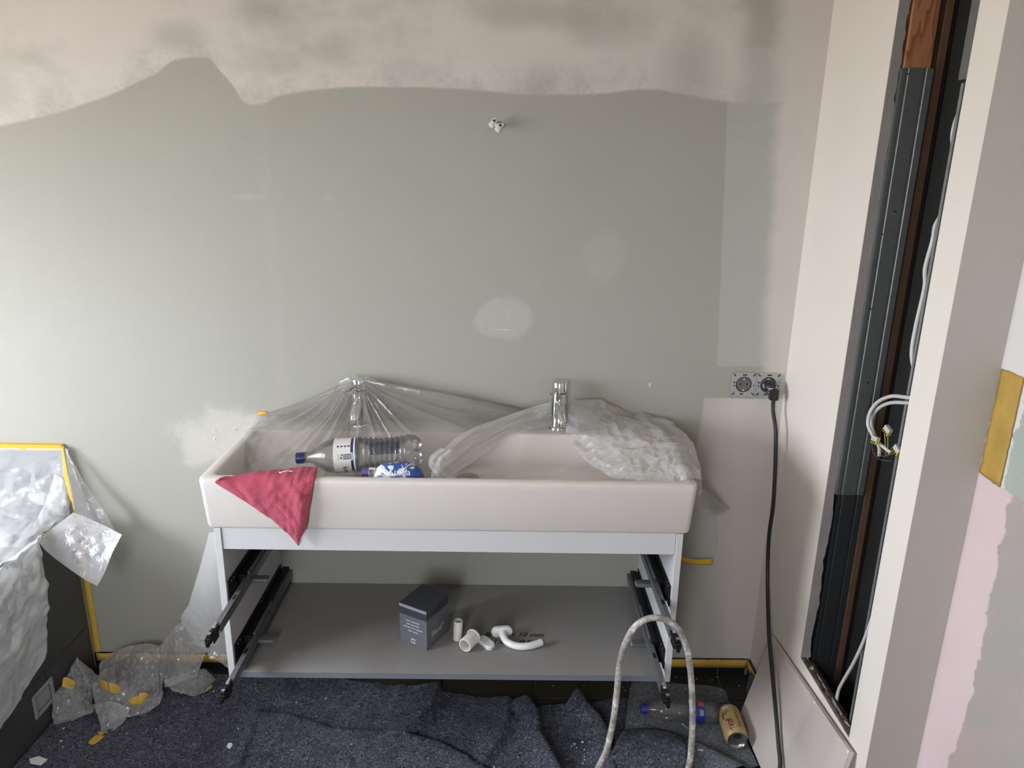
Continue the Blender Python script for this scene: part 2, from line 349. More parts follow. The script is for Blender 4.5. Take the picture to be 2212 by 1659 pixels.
def shelf_mat():
    t = NT('grey_dusty_melamine'); n = t.noise(8, 6, 0.65); f = t.noise(90, 4, 0.7)
    c = t.mix(n, (0.222, 0.207, 0.194), (0.262, 0.248, 0.234))
    c = t.mix(t.math('MULTIPLY', t.step(t.noise(16, 6, 0.7, t.scale((0.35, 1, 1))), 0.60, 0.74), 0.45), c, (0.42, 0.38, 0.36))
    c = t.mix(t.step(t.voro(34), 0.075, 0.045), c, (0.36, 0.34, 0.33))
    return t.bsdf(c, t.math('ADD', 0.38, t.math('MULTIPLY', n, 0.25)), 0, 0.45, t.bump(f, 0.0002, 0.4))
M['shelf'] = shelf_mat()
M['shelf_edge'] = plain('blue_grey_edge_band', (0.155, 0.165, 0.185), 0.45, var=0.06)
M['slide'] = plain('dark_slide_steel', (0.17, 0.175, 0.18), 0.40, 0.5, var=0.25, vs=50)
M['slide_black'] = plain('black_slide_plate', (0.008, 0.008, 0.009), 0.45, 0.3, var=0.2)
M['slide_light'] = plain('pale_slide_steel', (0.38, 0.385, 0.39), 0.33, 0.7, var=0.3, vs=60)  # lighter steel colour for small edges, clips and lips
M['film'] = film('clear_masking_film', 0.20, (0.99, 0.97, 0.95), 0.002, 26, 0.08, 1.5, 0.5, 0.9)
M['film_tight'] = film('clear_masking_film_pulled_tight', 0.18, (0.99, 0.97, 0.95), 0.0015, 20, 0.07, 1.5, 0.4, 0.9)
M['film_crumpled'] = film('crumpled_masking_film', 0.42, (0.99, 0.975, 0.96), 0.0022, 36, 0.07, 1.5, 0.8, 1.7)
M['film_hang'] = film('hanging_masking_film', 0.34, (0.99, 0.98, 0.97), 0.0015, 30, 0.08, 1.5, 0.6, 1.5)
M['film_bath'] = film('crumpled_film_on_bath', 0.58, (0.99, 0.99, 0.99), 0.002, 24, 0.10, 1.5, 0.7, 1.4)
M['film_flap'] = film('folded_film_flap', 0.60, (0.88, 0.87, 0.89), 0.005, 20, 0.14, 1.5, 0.6, 0.8)
M['film_dusty'] = film('dusty_crumpled_film', 0.40, (0.98, 0.965, 0.94), 0.0012, 30, 0.12, 1.5, 0.6, 1.4)
M['pet'] = film('clear_bottle_plastic', 0.09, (0.85, 0.85, 0.86), 0.0012, 40, 0.03, 1.5, 0.4, 0.9)
M['pet_dusty'] = film('dusty_bottle_plastic', 0.20, (0.45, 0.45, 0.44), 0.0010, 40, 0.10, 1.5, 0.4, 1.1)
M['tape'] = plain('yellow_masking_tape', (0.53, 0.335, 0.055), 0.6, 0, 0.35, var=0.22, vs=28, bump=0.0006, bs=260)
M['tape_light'] = plain('orange_masking_tape', (0.66, 0.36, 0.035), 0.55, 0, 0.35, var=0.12, vs=28)
M['seal'] = plain('yellow_sealing_strip', (0.43, 0.27, 0.06), 0.65, 0, 0.3, var=0.38, vs=16, bump=0.002, bs=60)
def terry():
    t = NT('pink_terry'); n = t.noise(420, 3, 0.7); g = t.noise(40, 4, 0.6)
    c = t.mix(n, (0.44, 0.042, 0.085), (0.76, 0.150, 0.215)); c = t.mix(t.math('MULTIPLY', g, 0.4), c, (0.57, 0.070, 0.125))
    return t.bsdf(c, 0.95, 0, 0.15, t.bump(t.math('ADD', n, t.math('MULTIPLY', t.noise(900, 2), 0.6)), 0.004, 1.0), sheen=0.15)
M['terry'] = terry()
M['felt'] = felt_mat('navy_painters_felt', (0.020, 0.021, 0.027), (0.075, 0.079, 0.098), (0.46, 0.47, 0.50))
M['felt_grey'] = felt_mat('grey_painters_felt', (0.075, 0.080, 0.088), (0.130, 0.138, 0.150), (0.28, 0.29, 0.30), 0.6)
def hose_mat():
    t = NT('plaster_spattered_hose'); n = t.noise(26, 6, 0.75); f = t.noise(120, 4, 0.7)
    c = t.ramp(t.math('ADD', t.math('MULTIPLY', n, 0.7), t.math('MULTIPLY', f, 0.3)), [(0.36, (0.17, 0.155, 0.14)), (0.52, (0.36, 0.33, 0.30)), (0.60, (0.68, 0.66, 0.63))])
    return t.bsdf(c, 0.7, 0, 0.3, t.bump(f, 0.001, 0.7))
M['hose'] = hose_mat()
def cord_mat():
    t = NT('black_rubber_with_plaster'); f = t.noise(45, 6, 0.8)
    return t.bsdf(t.mix(t.step(f, 0.66, 0.74), (0.016, 0.018, 0.018), (0.42, 0.41, 0.39)), 0.5)
M['cord'] = cord_mat()
M['black'] = plain('black_plastic', (0.014, 0.013, 0.012), 0.35, var=0.2)
def plug_mat():
    t = NT('black_plug_with_plaster'); f = t.noise(55, 4, 0.6)
    return t.bsdf(t.mix(t.step(f, 0.56, 0.60), (0.014, 0.013, 0.012), (0.66, 0.65, 0.63)), 0.4)
M['plug'] = plug_mat()
M['socket_metal'] = plain('zinc_socket_frame', (0.40, 0.41, 0.40), 0.55, 0.35, var=0.22, vs=70)
M['socket_core'] = plain('dusty_socket_insert', (0.13, 0.115, 0.11), 0.7, var=0.3, vs=120)
M['socket_red'] = plain('dusty_red_socket_rim', (0.10, 0.030, 0.034), 0.6, var=0.3, vs=60)
M['hole'] = plain('dark_hole', (0.004, 0.004, 0.004), 0.9, var=0.1)
M['white_plastic'] = plain('white_plastic', (0.74, 0.73, 0.70), 0.35, 0, 0.5, var=0.03)
M['cream_plastic'] = plain('cream_plastic', (0.66, 0.64, 0.57), 0.4, 0, 0.5, var=0.04)
M['white_enamel'] = plain('white_enamel', (0.78, 0.78, 0.78), 0.25, 0, 0.5, var=0.02)
M['box_grey'] = plain('slate_grey_carton', (0.120, 0.122, 0.135), 0.5, var=0.06, vs=20)
M['box_dark'] = plain('charcoal_carton_band', (0.034, 0.034, 0.040), 0.5, var=0.06)
M['box_lid'] = plain('charcoal_carton_lid', (0.045, 0.046, 0.052), 0.45, var=0.15, vs=40)
M['box_rim'] = plain('light_grey_carton_rim', (0.26, 0.26, 0.27), 0.4, var=0.06)
M['print_white'] = plain('white_print', (0.72, 0.72, 0.72), 0.5, var=0.02)
M['print_grey'] = plain('pale_grey_print', (0.46, 0.47, 0.48), 0.5, var=0.02)
M['ink'] = plain('black_ink', (0.008, 0.008, 0.008), 0.6, var=0.05)
M['label_white'] = plain('white_paper_label', (0.62, 0.58, 0.56), 0.45, 0, 0.4, var=0.04, vs=25)
M['navy'] = plain('navy_blue_plastic', (0.018, 0.026, 0.115), 0.35, 0, 0.5, var=0.08)
M['blue'] = plain('blue_label', (0.016, 0.030, 0.22), 0.35, 0, 0.5, var=0.05)
M['red_print'] = plain('red_print', (0.50, 0.07, 0.06), 0.45, var=0.05)
def pack_mat():
    t = NT('blue_pack_with_white_splashes'); n = t.noise(21, 5, 0.6, dist=1.0)
    return t.bsdf(t.mix(t.step(n, 0.49, 0.52), (0.030, 0.075, 0.27), (0.66, 0.65, 0.60)), 0.35, 0, 0.5)
M['pack'] = pack_mat()
M['purple'] = plain('violet_label', (0.09, 0.07, 0.22), 0.45, var=0.05)
M['can'] = plain('cream_printed_can', (0.54, 0.38, 0.17), 0.32, 0.35, 0.5, var=0.08, vs=18)
M['aluminium'] = plain('aluminium', (0.60, 0.60, 0.60), 0.25, 1.0, var=0.05)
M['maroon'] = plain('maroon_print', (0.13, 0.012, 0.018), 0.4, var=0.05)
M['brown_print'] = plain('brown_print', (0.22, 0.13, 0.045), 0.45, var=0.05)
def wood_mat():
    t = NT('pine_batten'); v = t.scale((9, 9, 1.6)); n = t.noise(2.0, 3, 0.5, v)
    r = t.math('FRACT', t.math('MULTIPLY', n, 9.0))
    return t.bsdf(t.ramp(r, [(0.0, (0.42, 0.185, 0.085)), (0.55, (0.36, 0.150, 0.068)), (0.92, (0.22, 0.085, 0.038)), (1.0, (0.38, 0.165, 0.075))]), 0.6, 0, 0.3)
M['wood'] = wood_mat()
def zinc():
    t = NT('galvanised_steel'); n = t.noise(60, 4, 0.7)
    c = t.mix(n, (0.17, 0.174, 0.168), (0.27, 0.275, 0.268))
    return t.bsdf(c, 0.48, 0.75, 0.5, t.bump(n, 0.0003, 0.5))
M['zinc'] = zinc()
M['zinc_dark'] = plain('dark_galvanised_steel', (0.075, 0.080, 0.082), 0.42, 0.7, var=0.15, vs=30)
M['wood_shaded'] = plain('shade_toned_batten', (0.11, 0.055, 0.03), 0.8, var=0.25, vs=20)  # batten wood darkened in colour to stand for shade inside the slot
M['pipe'] = plain('black_stud_web', (0.020, 0.020, 0.019), 0.4, var=0.1)
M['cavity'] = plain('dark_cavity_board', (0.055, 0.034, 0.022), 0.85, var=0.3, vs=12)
M['cable'] = plain('white_cable_sheath', (0.56, 0.53, 0.50), 0.45, var=0.05)
M['wire_yellow'] = plain('yellow_green_wire', (0.30, 0.24, 0.05), 0.45, var=0.15)
M['wire_dark'] = plain('dark_wire', (0.06, 0.055, 0.05), 0.5, var=0.2)
M['clamp_clear'] = plain('clear_terminal_housing', (0.52, 0.49, 0.47), 0.2, var=0.1)
M['clamp_yellow'] = plain('yellow_terminal_face', (0.62, 0.50, 0.10), 0.4, var=0.25, vs=300)
M['chip'] = plain('plaster_chip', (0.72, 0.71, 0.69), 0.9, var=0.06)
M['screw'] = plain('grey_screw_steel', (0.34, 0.34, 0.35), 0.35, 0.8, var=0.1)
M['bead'] = plain('tan_fragment', (0.40, 0.20, 0.09), 0.7, var=0.15, vs=80)
M['access'] = plain('grey_access_frame', (0.26, 0.26, 0.255), 0.5, var=0.05)
M['skin'] = plain('skin', (0.52, 0.20, 0.155), 0.55, 0, 0.4, var=0.06, vs=120)

# ---------------------------------------------------------------- the room
floor = struct(MB().box(XL, 1.07, YB, 0.0, -0.06, -0.004).build('floor', M['grout']), 'dark tiled bathroom floor with thin grey grout lines', 'floor')
tm = None
for i in range(-7, 4):
    for j in range(0, 6):
        x0, y1 = 0.246 + 0.3 * i, -0.6 * j + (0.0 if j == 0 else 0.47)
        w, d = 0.2965, (0.128 if j == 0 else 0.5965)
        if j > 0: y1 = -0.131 - 0.6 * (j - 1)
        x1, y0 = min(x0 + w, 1.06), max(y1 - d, YB)
        if x1 - x0 < 0.02 or y1 - y0 < 0.02: continue
        x0 = max(x0, XL)
        MB().box(x0, x1, y0, y1, -0.03, 0.0, 0.0015, 1).build('floor_tile', M['tile'], floor)

struct(MB().box(XL - 0.2, 1.2, 0.0, 0.12, -0.06, ZC).build('wall_back', M['wall_back']), 'grey-green board wall with patchy white filler behind the washbasin', 'wall')
mf = MB(); mf.box(XL - 0.2, FILL_OPEN[0], YB - 0.12, YB, -0.06, ZC); mf.box(FILL_OPEN[1], 1.2, YB - 0.12, YB, -0.06, ZC); mf.box(FILL_OPEN[0], FILL_OPEN[1], YB - 0.12, YB, FILL_OPEN[3], ZC); mf.box(FILL_OPEN[0], FILL_OPEN[1], YB - 0.12, YB, -0.06, FILL_OPEN[2])
struct(mf.build('wall_front', M['white_wall']), 'white wall with an added fill-light opening behind the photographer', 'wall')
struct(MB().box(XL - 0.2, 1.2, YB - 0.1, 0.1, ZC, ZC + 0.1).build('ceiling', M['ceiling']), 'white ceiling of the bathroom', 'ceiling')
m = MB(); t = 0.20
m.box(XL - t, XL, YB, WIN[0], 0, ZC); m.box(XL - t, XL, WIN[1], 0, 0, ZC)
m.box(XL - t, XL, WIN[0], WIN[1], 0, WIN[2]); m.box(XL - t, XL, WIN[0], WIN[1], WIN[3], ZC)
struct(m.build('wall_left', M['white_wall']), 'white wall with the window above the bathtub', 'wall')
win = thing('window_1', 'white framed window above the bathtub', 'window'); win['kind'] = 'structure'
m = MB(); xf0, xf1 = XL - 0.16, XL - 0.10; b = 0.06
m.box(xf0, xf1, WIN[0], WIN[0] + b, WIN[2], WIN[3], 0.004); m.box(xf0, xf1, WIN[1] - b, WIN[1], WIN[2], WIN[3], 0.004)
m.box(xf0, xf1, WIN[0] + b, WIN[1] - b, WIN[2], WIN[2] + b, 0.004); m.box(xf0, xf1, WIN[0] + b, WIN[1] - b, WIN[3] - b, WIN[3], 0.004)
yc = (WIN[0] + WIN[1]) / 2; m.box(xf0, xf1, yc - 0.045, yc + 0.045, WIN[2] + b, WIN[3] - b, 0.004)
m.build('window_frame', M['white_plastic'], win)
MB().box(XL - 0.10, XL + 0.02, WIN[0], WIN[1], WIN[2] - 0.02, WIN[2], 0.003).build('window_sill', M['white_plastic'], win)

# right wall: a plasterboard lining with a tall slot cut into it, ending in an outer corner
SL0, SL1, SLZ, YJ, XJ = -0.345, -0.64, 0.32, -0.725, 1.067
wr = struct(MB().box(XR, XR + 0.020, SL0, 0.0, 0, ZC).build('wall_right', M['white_wall']), 'white plasterboard wall with a tall slot cut open in it', 'wall')
MB().box(XR, XR + 0.020, YJ, SL1, 0, ZC, 0.0015, 1).build('corner_strip', M['white_wall'], wr)
MB().box(XR, XR + 0.020, SL1, SL0, 0, SLZ - 0.002).build('panel_below_slot', M['white_wall'], wr)
# ragged cut face on the far side of the slot (x from the face of the board inward)
m = MB(); zs = np.arange(SLZ, ZC + 0.001, 0.007); poly = [(XR + 0.0003, SL0 - 0.0015, zs[0])] + [(XR + 0.0003, SL0 - 0.0015, zs[-1])]
jx = 0.979; jag = []
for z in zs:
    jx = 0.9765 + 0.0042 * noise.noise(Vector((z * 9, 1, 2))) + 0.0032 * noise.noise(Vector((z * 38, 5, 2))) - 0.003 * (noise.noise(Vector((z * 3, 9, 1))) > 0.25)
    jag.append((jx, SL0 - 0.0015, z))
m2 = [(XR + 0.0003, SL0 - 0.0015, z) for z in zs]
v = m2 + jag + [(p[0], p[1] + 0.02, p[2]) for p in m2] + [(p[0], p[1] + 0.02, p[2]) for p in jag]; n = len(zs)
f = []
for i in range(n - 1):
    f += [(i, i + 1, n + i + 1, n + i), (2 * n + i, 3 * n + i, 3 * n + i + 1, 2 * n + i + 1), (n + i, n + i + 1, 3 * n + i + 1, 3 * n + i), (i, 2 * n + i, 2 * n + i + 1, i + 1)]
MB().add(v, f).build('cut_edge', M['cut_clean'], wr)
# crumbly sawn edge along the bottom of the slot
P = np.zeros((7, 46, 3))
for i in range(7):
    for j in range(46):
        y = SL0 + (SL1 - SL0) * j / 45; a = i / 6
        x = XR + 0.0012 + a * (0.046 + 0.010 * noise.noise(Vector((y * 40, 2, 0))) - 0.006)
        z = SLZ - 0.002 + (0.006 * noise.noise(Vector((y * 45, a * 5, 3))) * (a > 0.05) - 0.018 * a * a)
        P[i, j] = (x, y, z)
o = MB().grid(P).build('crumbled_edge', M['cut'], wr, 40, 0.006)
# the outer corner turns into a narrow face greyed for its shade, then the wet-room wall comes forward
struct(MB().box(XR + 0.0005, 1.2, YJ - 0.0005, YJ + 0.02, 0, ZC).build('trim_1', M['jamb']), 'narrow return face beside the slot, shade put in its grey', 'wall')
struct(MB().box(XJ, XJ + 0.12, YB, YJ, -0.05, ZC).build('wall_wetroom', M['pink']), 'wall coated pink below and bare green board towards the front', 'wall')
# inside of the slot
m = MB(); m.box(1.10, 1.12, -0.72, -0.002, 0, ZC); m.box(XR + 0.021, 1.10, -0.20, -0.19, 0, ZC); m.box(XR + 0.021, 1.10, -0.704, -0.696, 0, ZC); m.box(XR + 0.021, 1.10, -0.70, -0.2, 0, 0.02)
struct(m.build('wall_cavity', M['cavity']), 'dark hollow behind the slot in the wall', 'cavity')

# plinth tiles along the foot of the walls
bb = struct(MB().box(-1.185, 0.9445, -0.006, 0.0, 0.0005, 0.058).build('baseboard_back', M['grout']), 'black tile plinth along the foot of the back wall', 'baseboard')
for x0, x1 in ((-1.185, -0.955), (-0.952, -0.355), (-0.352, 0.245), (0.248, 0.845), (0.848, 0.935)):
    MB().box(x0, x1, -0.010, -0.002, 0.0005, 0.060, 0.001, 1).build('plinth_tile', M['plinth'], bb)
br = struct(MB().box(0.946, 0.952, -0.34, 0.0, 0.0005, 0.058).build('baseboard_right', M['grout']), 'black tile plinth at the foot of the right wall', 'baseboard')
MB().box(0.942, 0.950, -0.34, -0.012, 0.0005, 0.060, 0.001, 1).build('plinth_tile', M['plinth'], br)

# ---------------------------------------------------------------- bathtub under its cover
bath = thing('bathtub', 'built-in bathtub clad in anthracite tiles under plastic sheeting', 'bathtub')
BX, BZ, BY = -1.19, 0.548, -1.75
m = MB(); R_ = lambda a, b, c, d, r, z: rr(a, b, c, d, r, z)
m.rings([rr(-2.045, BX - 0.010, BY + 0.01, -0.012, 0.004, 0.001), rr(-2.045, BX - 0.010, BY + 0.01, -0.012, 0.004, BZ - 0.012)], True, False)
m.rings([rr(-2.045, BX - 0.010, BY + 0.01, -0.012, 0.004, BZ - 0.012), rr(-1.96, -1.28, BY + 0.1, -0.14, 0.08, BZ - 0.012)], False, False)
m.build('bath_body', M['grout'], bath)
m = MB(); m.rings([rr(-1.985, -1.255, BY + 0.075, -0.115, 0.09, BZ - 0.011), rr(-1.985, -1.255, BY + 0.075, -0.115, 0.09, BZ + 0.004), rr(-1.965, -1.275, BY + 0.095, -0.135, 0.08, BZ + 0.006),
                   rr(-1.95, -1.29, BY + 0.11, -0.15, 0.08, BZ - 0.01), rr(-1.86, -1.38, BY + 0.25, -0.25, 0.10, 0.16), rr(-1.82, -1.42, BY + 0.30, -0.30, 0.10, 0.14)], False, True)
m.build('tub', M['white_enamel'], bath, 40)
for (y0, y1, z0, z1) in ((-0.60, -0.014, 0.166, BZ), (-1.2, -0.603, 0.166, BZ), (BY, -1.203, 0.166, BZ), (-0.235, -0.014, 0.002, 0.163), (-0.835, -0.238, 0.002, 0.163), (-1.435, -0.838, 0.002, 0.163), (BY, -1.438, 0.002, 0.163)):
    MB().box(BX - 0.010, BX, y0, y1, z0, z1, 0.0008, 1).build('panel_tile', M['bath_tile'], bath)
for (y0, y1) in ((-0.60, -0.014), (-1.2, -0.603), (BY, -1.203)):
    MB().box(-1.254, BX - 0.0105, y0, y1, BZ - 0.012, BZ - 0.002, 0.0008, 1).build('ledge_tile', M['bath_tile'], bath)
ap = MB()
for a in ((-0.312, -0.300, 0.060, 0.134), (-0.232, -0.220, 0.060, 0.134), (-0.300, -0.232, 0.060, 0.071), (-0.300, -0.232, 0.123, 0.134)): ap.box(BX, BX + 0.006, *a, 0.0012, 1)
apo = ap.build('access_panel_frame', M['access'], bath)
MB().box(BX, BX + 0.0035, -0.296, -0.236, 0.075, 0.119, 0.001, 1).build('access_door', M['access'], apo)
ts = struct(MB().box(-2.05, BX, -0.010, 0.0, 0.54, 0.762).build('trim_2', M['grout']), 'anthracite tile splashback above the bathtub', 'tiles')
for x0, x1 in ((-2.05, -1.80), (-1.797, BX + 0.001)):
    MB().box(x0, x1, -0.012, -0.002, 0.54, 0.765, 0.001, 1).build('splash_tile', M['bath_tile'], ts)

# ---------------------------------------------------------------- masking tape left on the walls
tag(MB().box(-2.04, -1.178, -0.0155, -0.0005, 0.764, 0.7805, 0.0005, 1).build('masking_tape', M['tape_light']), 'long orange masking tape along the top of the bath splashback', 'tape')
P = np.zeros((40, 3, 3))
for i in range(40):
    z = 0.034 + (0.56 - 0.034) * i / 39
    for j, xx in enumerate((-1.1895, -1.179, -1.1655)): P[i, j] = (xx + 0.001 * noise.noise(Vector((z * 20, j, 0))), -0.0022 - 0.0025 * (j == 1), z)
tag(MB().grid(P).build('masking_tape', M['tape'], None, 50, 0.0006), 'upright yellow masking tape where the bath panel meets the wall', 'tape')
def tape_strip(x0, x1, y, z0, z1, label):
    k = int((x1 - x0) / 0.012) + 2; Q = np.zeros((k, 3, 3))
    for i in range(k):
        x = x0 + (x1 - x0) * i / (k - 1)
        for j in range(3):
            Q[i, j] = (x, y - 0.0012 * noise.noise(Vector((x * 14, j, 4))), z0 + (z1 - z0) * j / 2 + (0.002 * noise.noise(Vector((x * 60, 3, 1))) if j == 2 else 0.0006 * noise.noise(Vector((x * 25, 8, 1)))))
    return tag(MB().grid(Q).build('masking_tape', M['tape'], None, 50, 0.0006), label, 'tape')
tape_strip(-1.178, 0.940, -0.0118, 0.031, 0.061, 'long yellow masking tape on the plinth below the back wall')
P = np.zeros((14, 3, 3))
for i in range(14):
    for j in range(3): P[i, j] = (0.9402 - 0.0008 * noise.noise(Vector((i * 0.7, j, 0))), -0.012 - 0.125 * i / 13, 0.030 + 0.016 * j)
tag(MB().grid(P).build('masking_tape', M['tape'], None, 50, 0.0006), 'short yellow masking tape on the right plinth in the corner', 'tape')
m = MB(); P = np.zeros((30, 8, 3))
for i in range(30):
    for j in range(8):
        a, c = i / 29, j / 7
        P[i, j] = (XJ - 0.003 - 0.0012 * noise.noise(Vector((a * 14, c * 3, 0))), -0.731 - 0.062 * c - 0.002 * noise.noise(Vector((a * 20, c, 7))), 1.034 + (1.245 - 1.034) * a + 0.003 * noise.noise(Vector((c * 9, a * 3, 1))) - (0.004 * c if i == 0 else 0))
tag(m.grid(P).build('sealing_strip', M['seal'], None, 50, 0.0015), 'wide mustard sealing strip stuck beside the green board', 'tape')
# ---------------------------------------------------------------- inside the slot
sd = thing('metal_stud', 'short galvanised steel stud just inside the slot', 'stud')
def facing_channel(y, x0, x1, z0, z1):     # ribbed steel sheet facing the room's front, flanges going back
    prof = [(x0, y + 0.02), (x0, y), (x0 + 0.007, y), (x0 + 0.009, y + 0.003), (x0 + 0.013, y + 0.003), (x0 + 0.015, y), (x1 - 0.021, y), (x1 - 0.019, y + 0.003), (x1 - 0.015, y + 0.003), (x1 - 0.013, y), (x1, y), (x1, y + 0.006)]
    return MB().grid(np.array([[(a, b_, z) for a, b_ in prof] for z in (z0, z1)]))
facing_channel(-0.357, 0.9755, 1.043, 0.811, 1.814).build('channel', M['zinc'], sd, None, 0.0010)
for (px_, py_, r) in ((1933, 457, 0.0022), (1906, 506, 0.0013), (1880, 668, 0.0018), (1875, 826, 0.0022), (1962, 160, 0.0015)):
    q_ = at(px_, py_, y=-0.3576); MB().lathe([(r, -0.0012), (r, 0.0006)], q_, (0, -1, 0), 10, True).build('screw_hole', M['hole'], sd)
tag(facing_channel(-0.345, 0.985, 1.052, 0.03, 1.20).build('wall_stud', M['zinc_dark'], None, None, 0.0010), 'dark steel stud in the lower half of the slot', 'stud')
tag(MB().box(0.981, 1.0405, -0.350, -0.310, 1.55, 2.49, 0.002, 1).build('wood_batten', M['wood']), 'brown pine batten at the top of the slot', 'batten')
tag(MB().box(1.0535, 1.070, -0.348, -0.300, 0.03, 2.49, 0.001, 1).build('wood_batten', M['wood_shaded']), 'wooden batten behind the steel studs, darkened for shade', 'batten')
rs = thing('rear_stud', 'black printed stud web deep inside the slot', 'stud')
MB().box(1.078, 1.080, -0.60, -0.350, 0.03, 2.49).build('web', M['pipe'], rs)
text_on('lettering', 'CE', 0.016, lambda u, v_: (1.0775, -0.378 - v_ * 1.0, 1.60 + u), M['ink'], rs)
m = MB(); m.box(0.982, 1.060, -0.5845, -0.583, 0.03, 2.49); m.box(0.982, 0.9835, -0.592, -0.583, 0.03, 2.49)
es = tag(m.build('edge_stud', M['zinc_dark']), 'thin steel stud flange beside the white cables', 'stud')
MB().box(0.9808, 0.9820, -0.5865, -0.5780, 0.03, 1.76).build('flange_lip', M['slide_light'], es)
tag(MB().box(0.9735, 0.976, -0.665, -0.578, 1.765, 2.49).build('steel_plate', M['zinc']), 'steel plate at the top right of the slot', 'plate')
tag(MB().box(1.0005, 1.002, -0.66, -0.590, 0.90, 1.12).build('steel_plate', M['zinc_dark']), 'steel plate behind the terminal clamps', 'plate')
def bez(pts, n=40): return cr1(np.array(pts, float), n)
def wire(name, pxs, r, mat, label, cat, group=None, parent=None, n=44):
    pts = bez([at(a, b_, x=c) for a, b_, c in pxs], n)
    o = MB().tube(pts, r, 10).build(name, mat, parent, 60)
    return tag(o, label, cat, group) if parent is None else o
wire('cable', [(1985, 862, 0.966), (1955, 858, 0.966), (1925, 856, 0.966), (1897, 868, 0.970), (1880, 890, 0.968), (1875, 915, 0.968), (1884, 938, 0.970), (1900, 958, 0.974), (1925, 978, 0.982)], 0.0042, M['cable'], 'upper of two white cables looping out of the slot', 'cable')
wire('cable', [(1985, 873, 0.976), (1955, 870, 0.976), (1925, 870, 0.977), (1902, 879, 0.979), (1888, 894, 0.980), (1882, 915, 0.981), (1889, 940, 0.982), (1899, 965, 0.983), (1900, 985, 0.985)], 0.0042, M['cable'], 'lower of two white cables looping out of the slot', 'cable')
wire('cable', [(1990, 1050, 0.968), (1950, 1150, 0.968), (1925, 1220, 0.969), (1900, 1290, 0.971), (1870, 1375, 0.974), (1845, 1430, 0.980), (1825, 1465, 0.984), (1812, 1490, 0.985), (1806, 1520, 0.985)], 0.0042, M['cable'], 'grey cable running down to the bottom of the slot', 'cable')
wire('cable', [(2098, 175, 1.00), (2082, 220, 1.0), (2064, 265, 0.998), (2058, 300, 0.997), (2064, 330, 0.997), (2056, 380, 0.998), (2040, 440, 1.0)], 0.0046, M['cable'], 'grey cable behind the steel flange near the top of the slot', 'cable')
wire('cable', [(2030, 470, 1.0), (2020, 490, 0.995), (2015, 520, 0.99), (1999, 580, 0.99), (1998, 620, 0.99), (1980, 700, 0.99), (1970, 760, 0.99), (1975, 800, 0.99)], 0.0046, M['cable'], 'grey cable behind the steel flange halfway up the slot', 'cable')
def clamp(px, py, x, rot, label):
    c = at(px, py, x=x); t_ = thing('terminal_clamp', label, 'terminal', group='terminal clamps in the slot')
    ex = np.array([0.15, -math.cos(rot), math.sin(rot)]); ez = np.array([0.1, math.sin(rot), math.cos(rot)]); ex /= np.linalg.norm(ex); ez -= ex * (ez @ ex); ez /= np.linalg.norm(ez); ey = np.cross(ez, ex)
    def place(mb, mat, nm):
        mb.v = [tuple(c + ex * p[0] + ey * p[1] + ez * p[2]) for p in mb.v]; return mb.build(nm, mat, t_)
    place(MB().box(-0.010, 0.010, -0.005, 0.005, 0.000, 0.009, 0.001, 1), M['clamp_clear'], 'housing')
    place(MB().box(-0.010, 0.010, -0.005, 0.005, -0.008, 0.0, 0.0008, 1), M['clamp_yellow'], 'inlet_face')
    for k in (-0.006, 0.0, 0.006): place(MB().box(k - 0.002, k + 0.002, -0.0056, 0.0056, -0.0065, -0.002), M['hole'], 'inlet_hole')
    return t_, c
clamp(1891, 951, 0.962, 0.05, 'leftmost terminal clamp hanging on the cable loop')
clamp(1917, 930, 0.975, -0.45, 'middle terminal clamp standing upright on yellow wires')
clamp(1938, 972, 0.975, -0.5, 'terminal clamp half hidden behind the white corner strip')
for k, (pts, mt, lb) in enumerate((
    ([(1911, 938, 0.975), (1912, 955, 0.976), (1914, 972, 0.978), (1913, 985, 0.98)], 'wire_yellow', 'left yellow wire under the upright clamp'),
    ([(1918, 940, 0.975), (1918, 955, 0.976), (1918, 972, 0.978), (1920, 985, 0.98)], 'wire_yellow', 'right yellow wire under the upright clamp'),
    ([(1884, 957, 0.963), (1885, 972, 0.965), (1892, 985, 0.968), (1905, 994, 0.972), (1926, 996, 0.978)], 'wire_dark', 'thin grey wire sagging from the leftmost clamp'),
    ([(1898, 982, 0.974), (1910, 986, 0.972), (1925, 982, 0.975), (1938, 978, 0.98)], 'wire_dark', 'dark wire joining the ends of the white cables'),
    ([(1900, 965, 0.972), (1912, 980, 0.974), (1922, 985, 0.978), (1936, 975, 0.98)], 'wire_dark', 'dark wire crossing below the yellow wires'))):
    wire('wire', pts, 0.0011, M[mt], lb, 'wire', n=20)

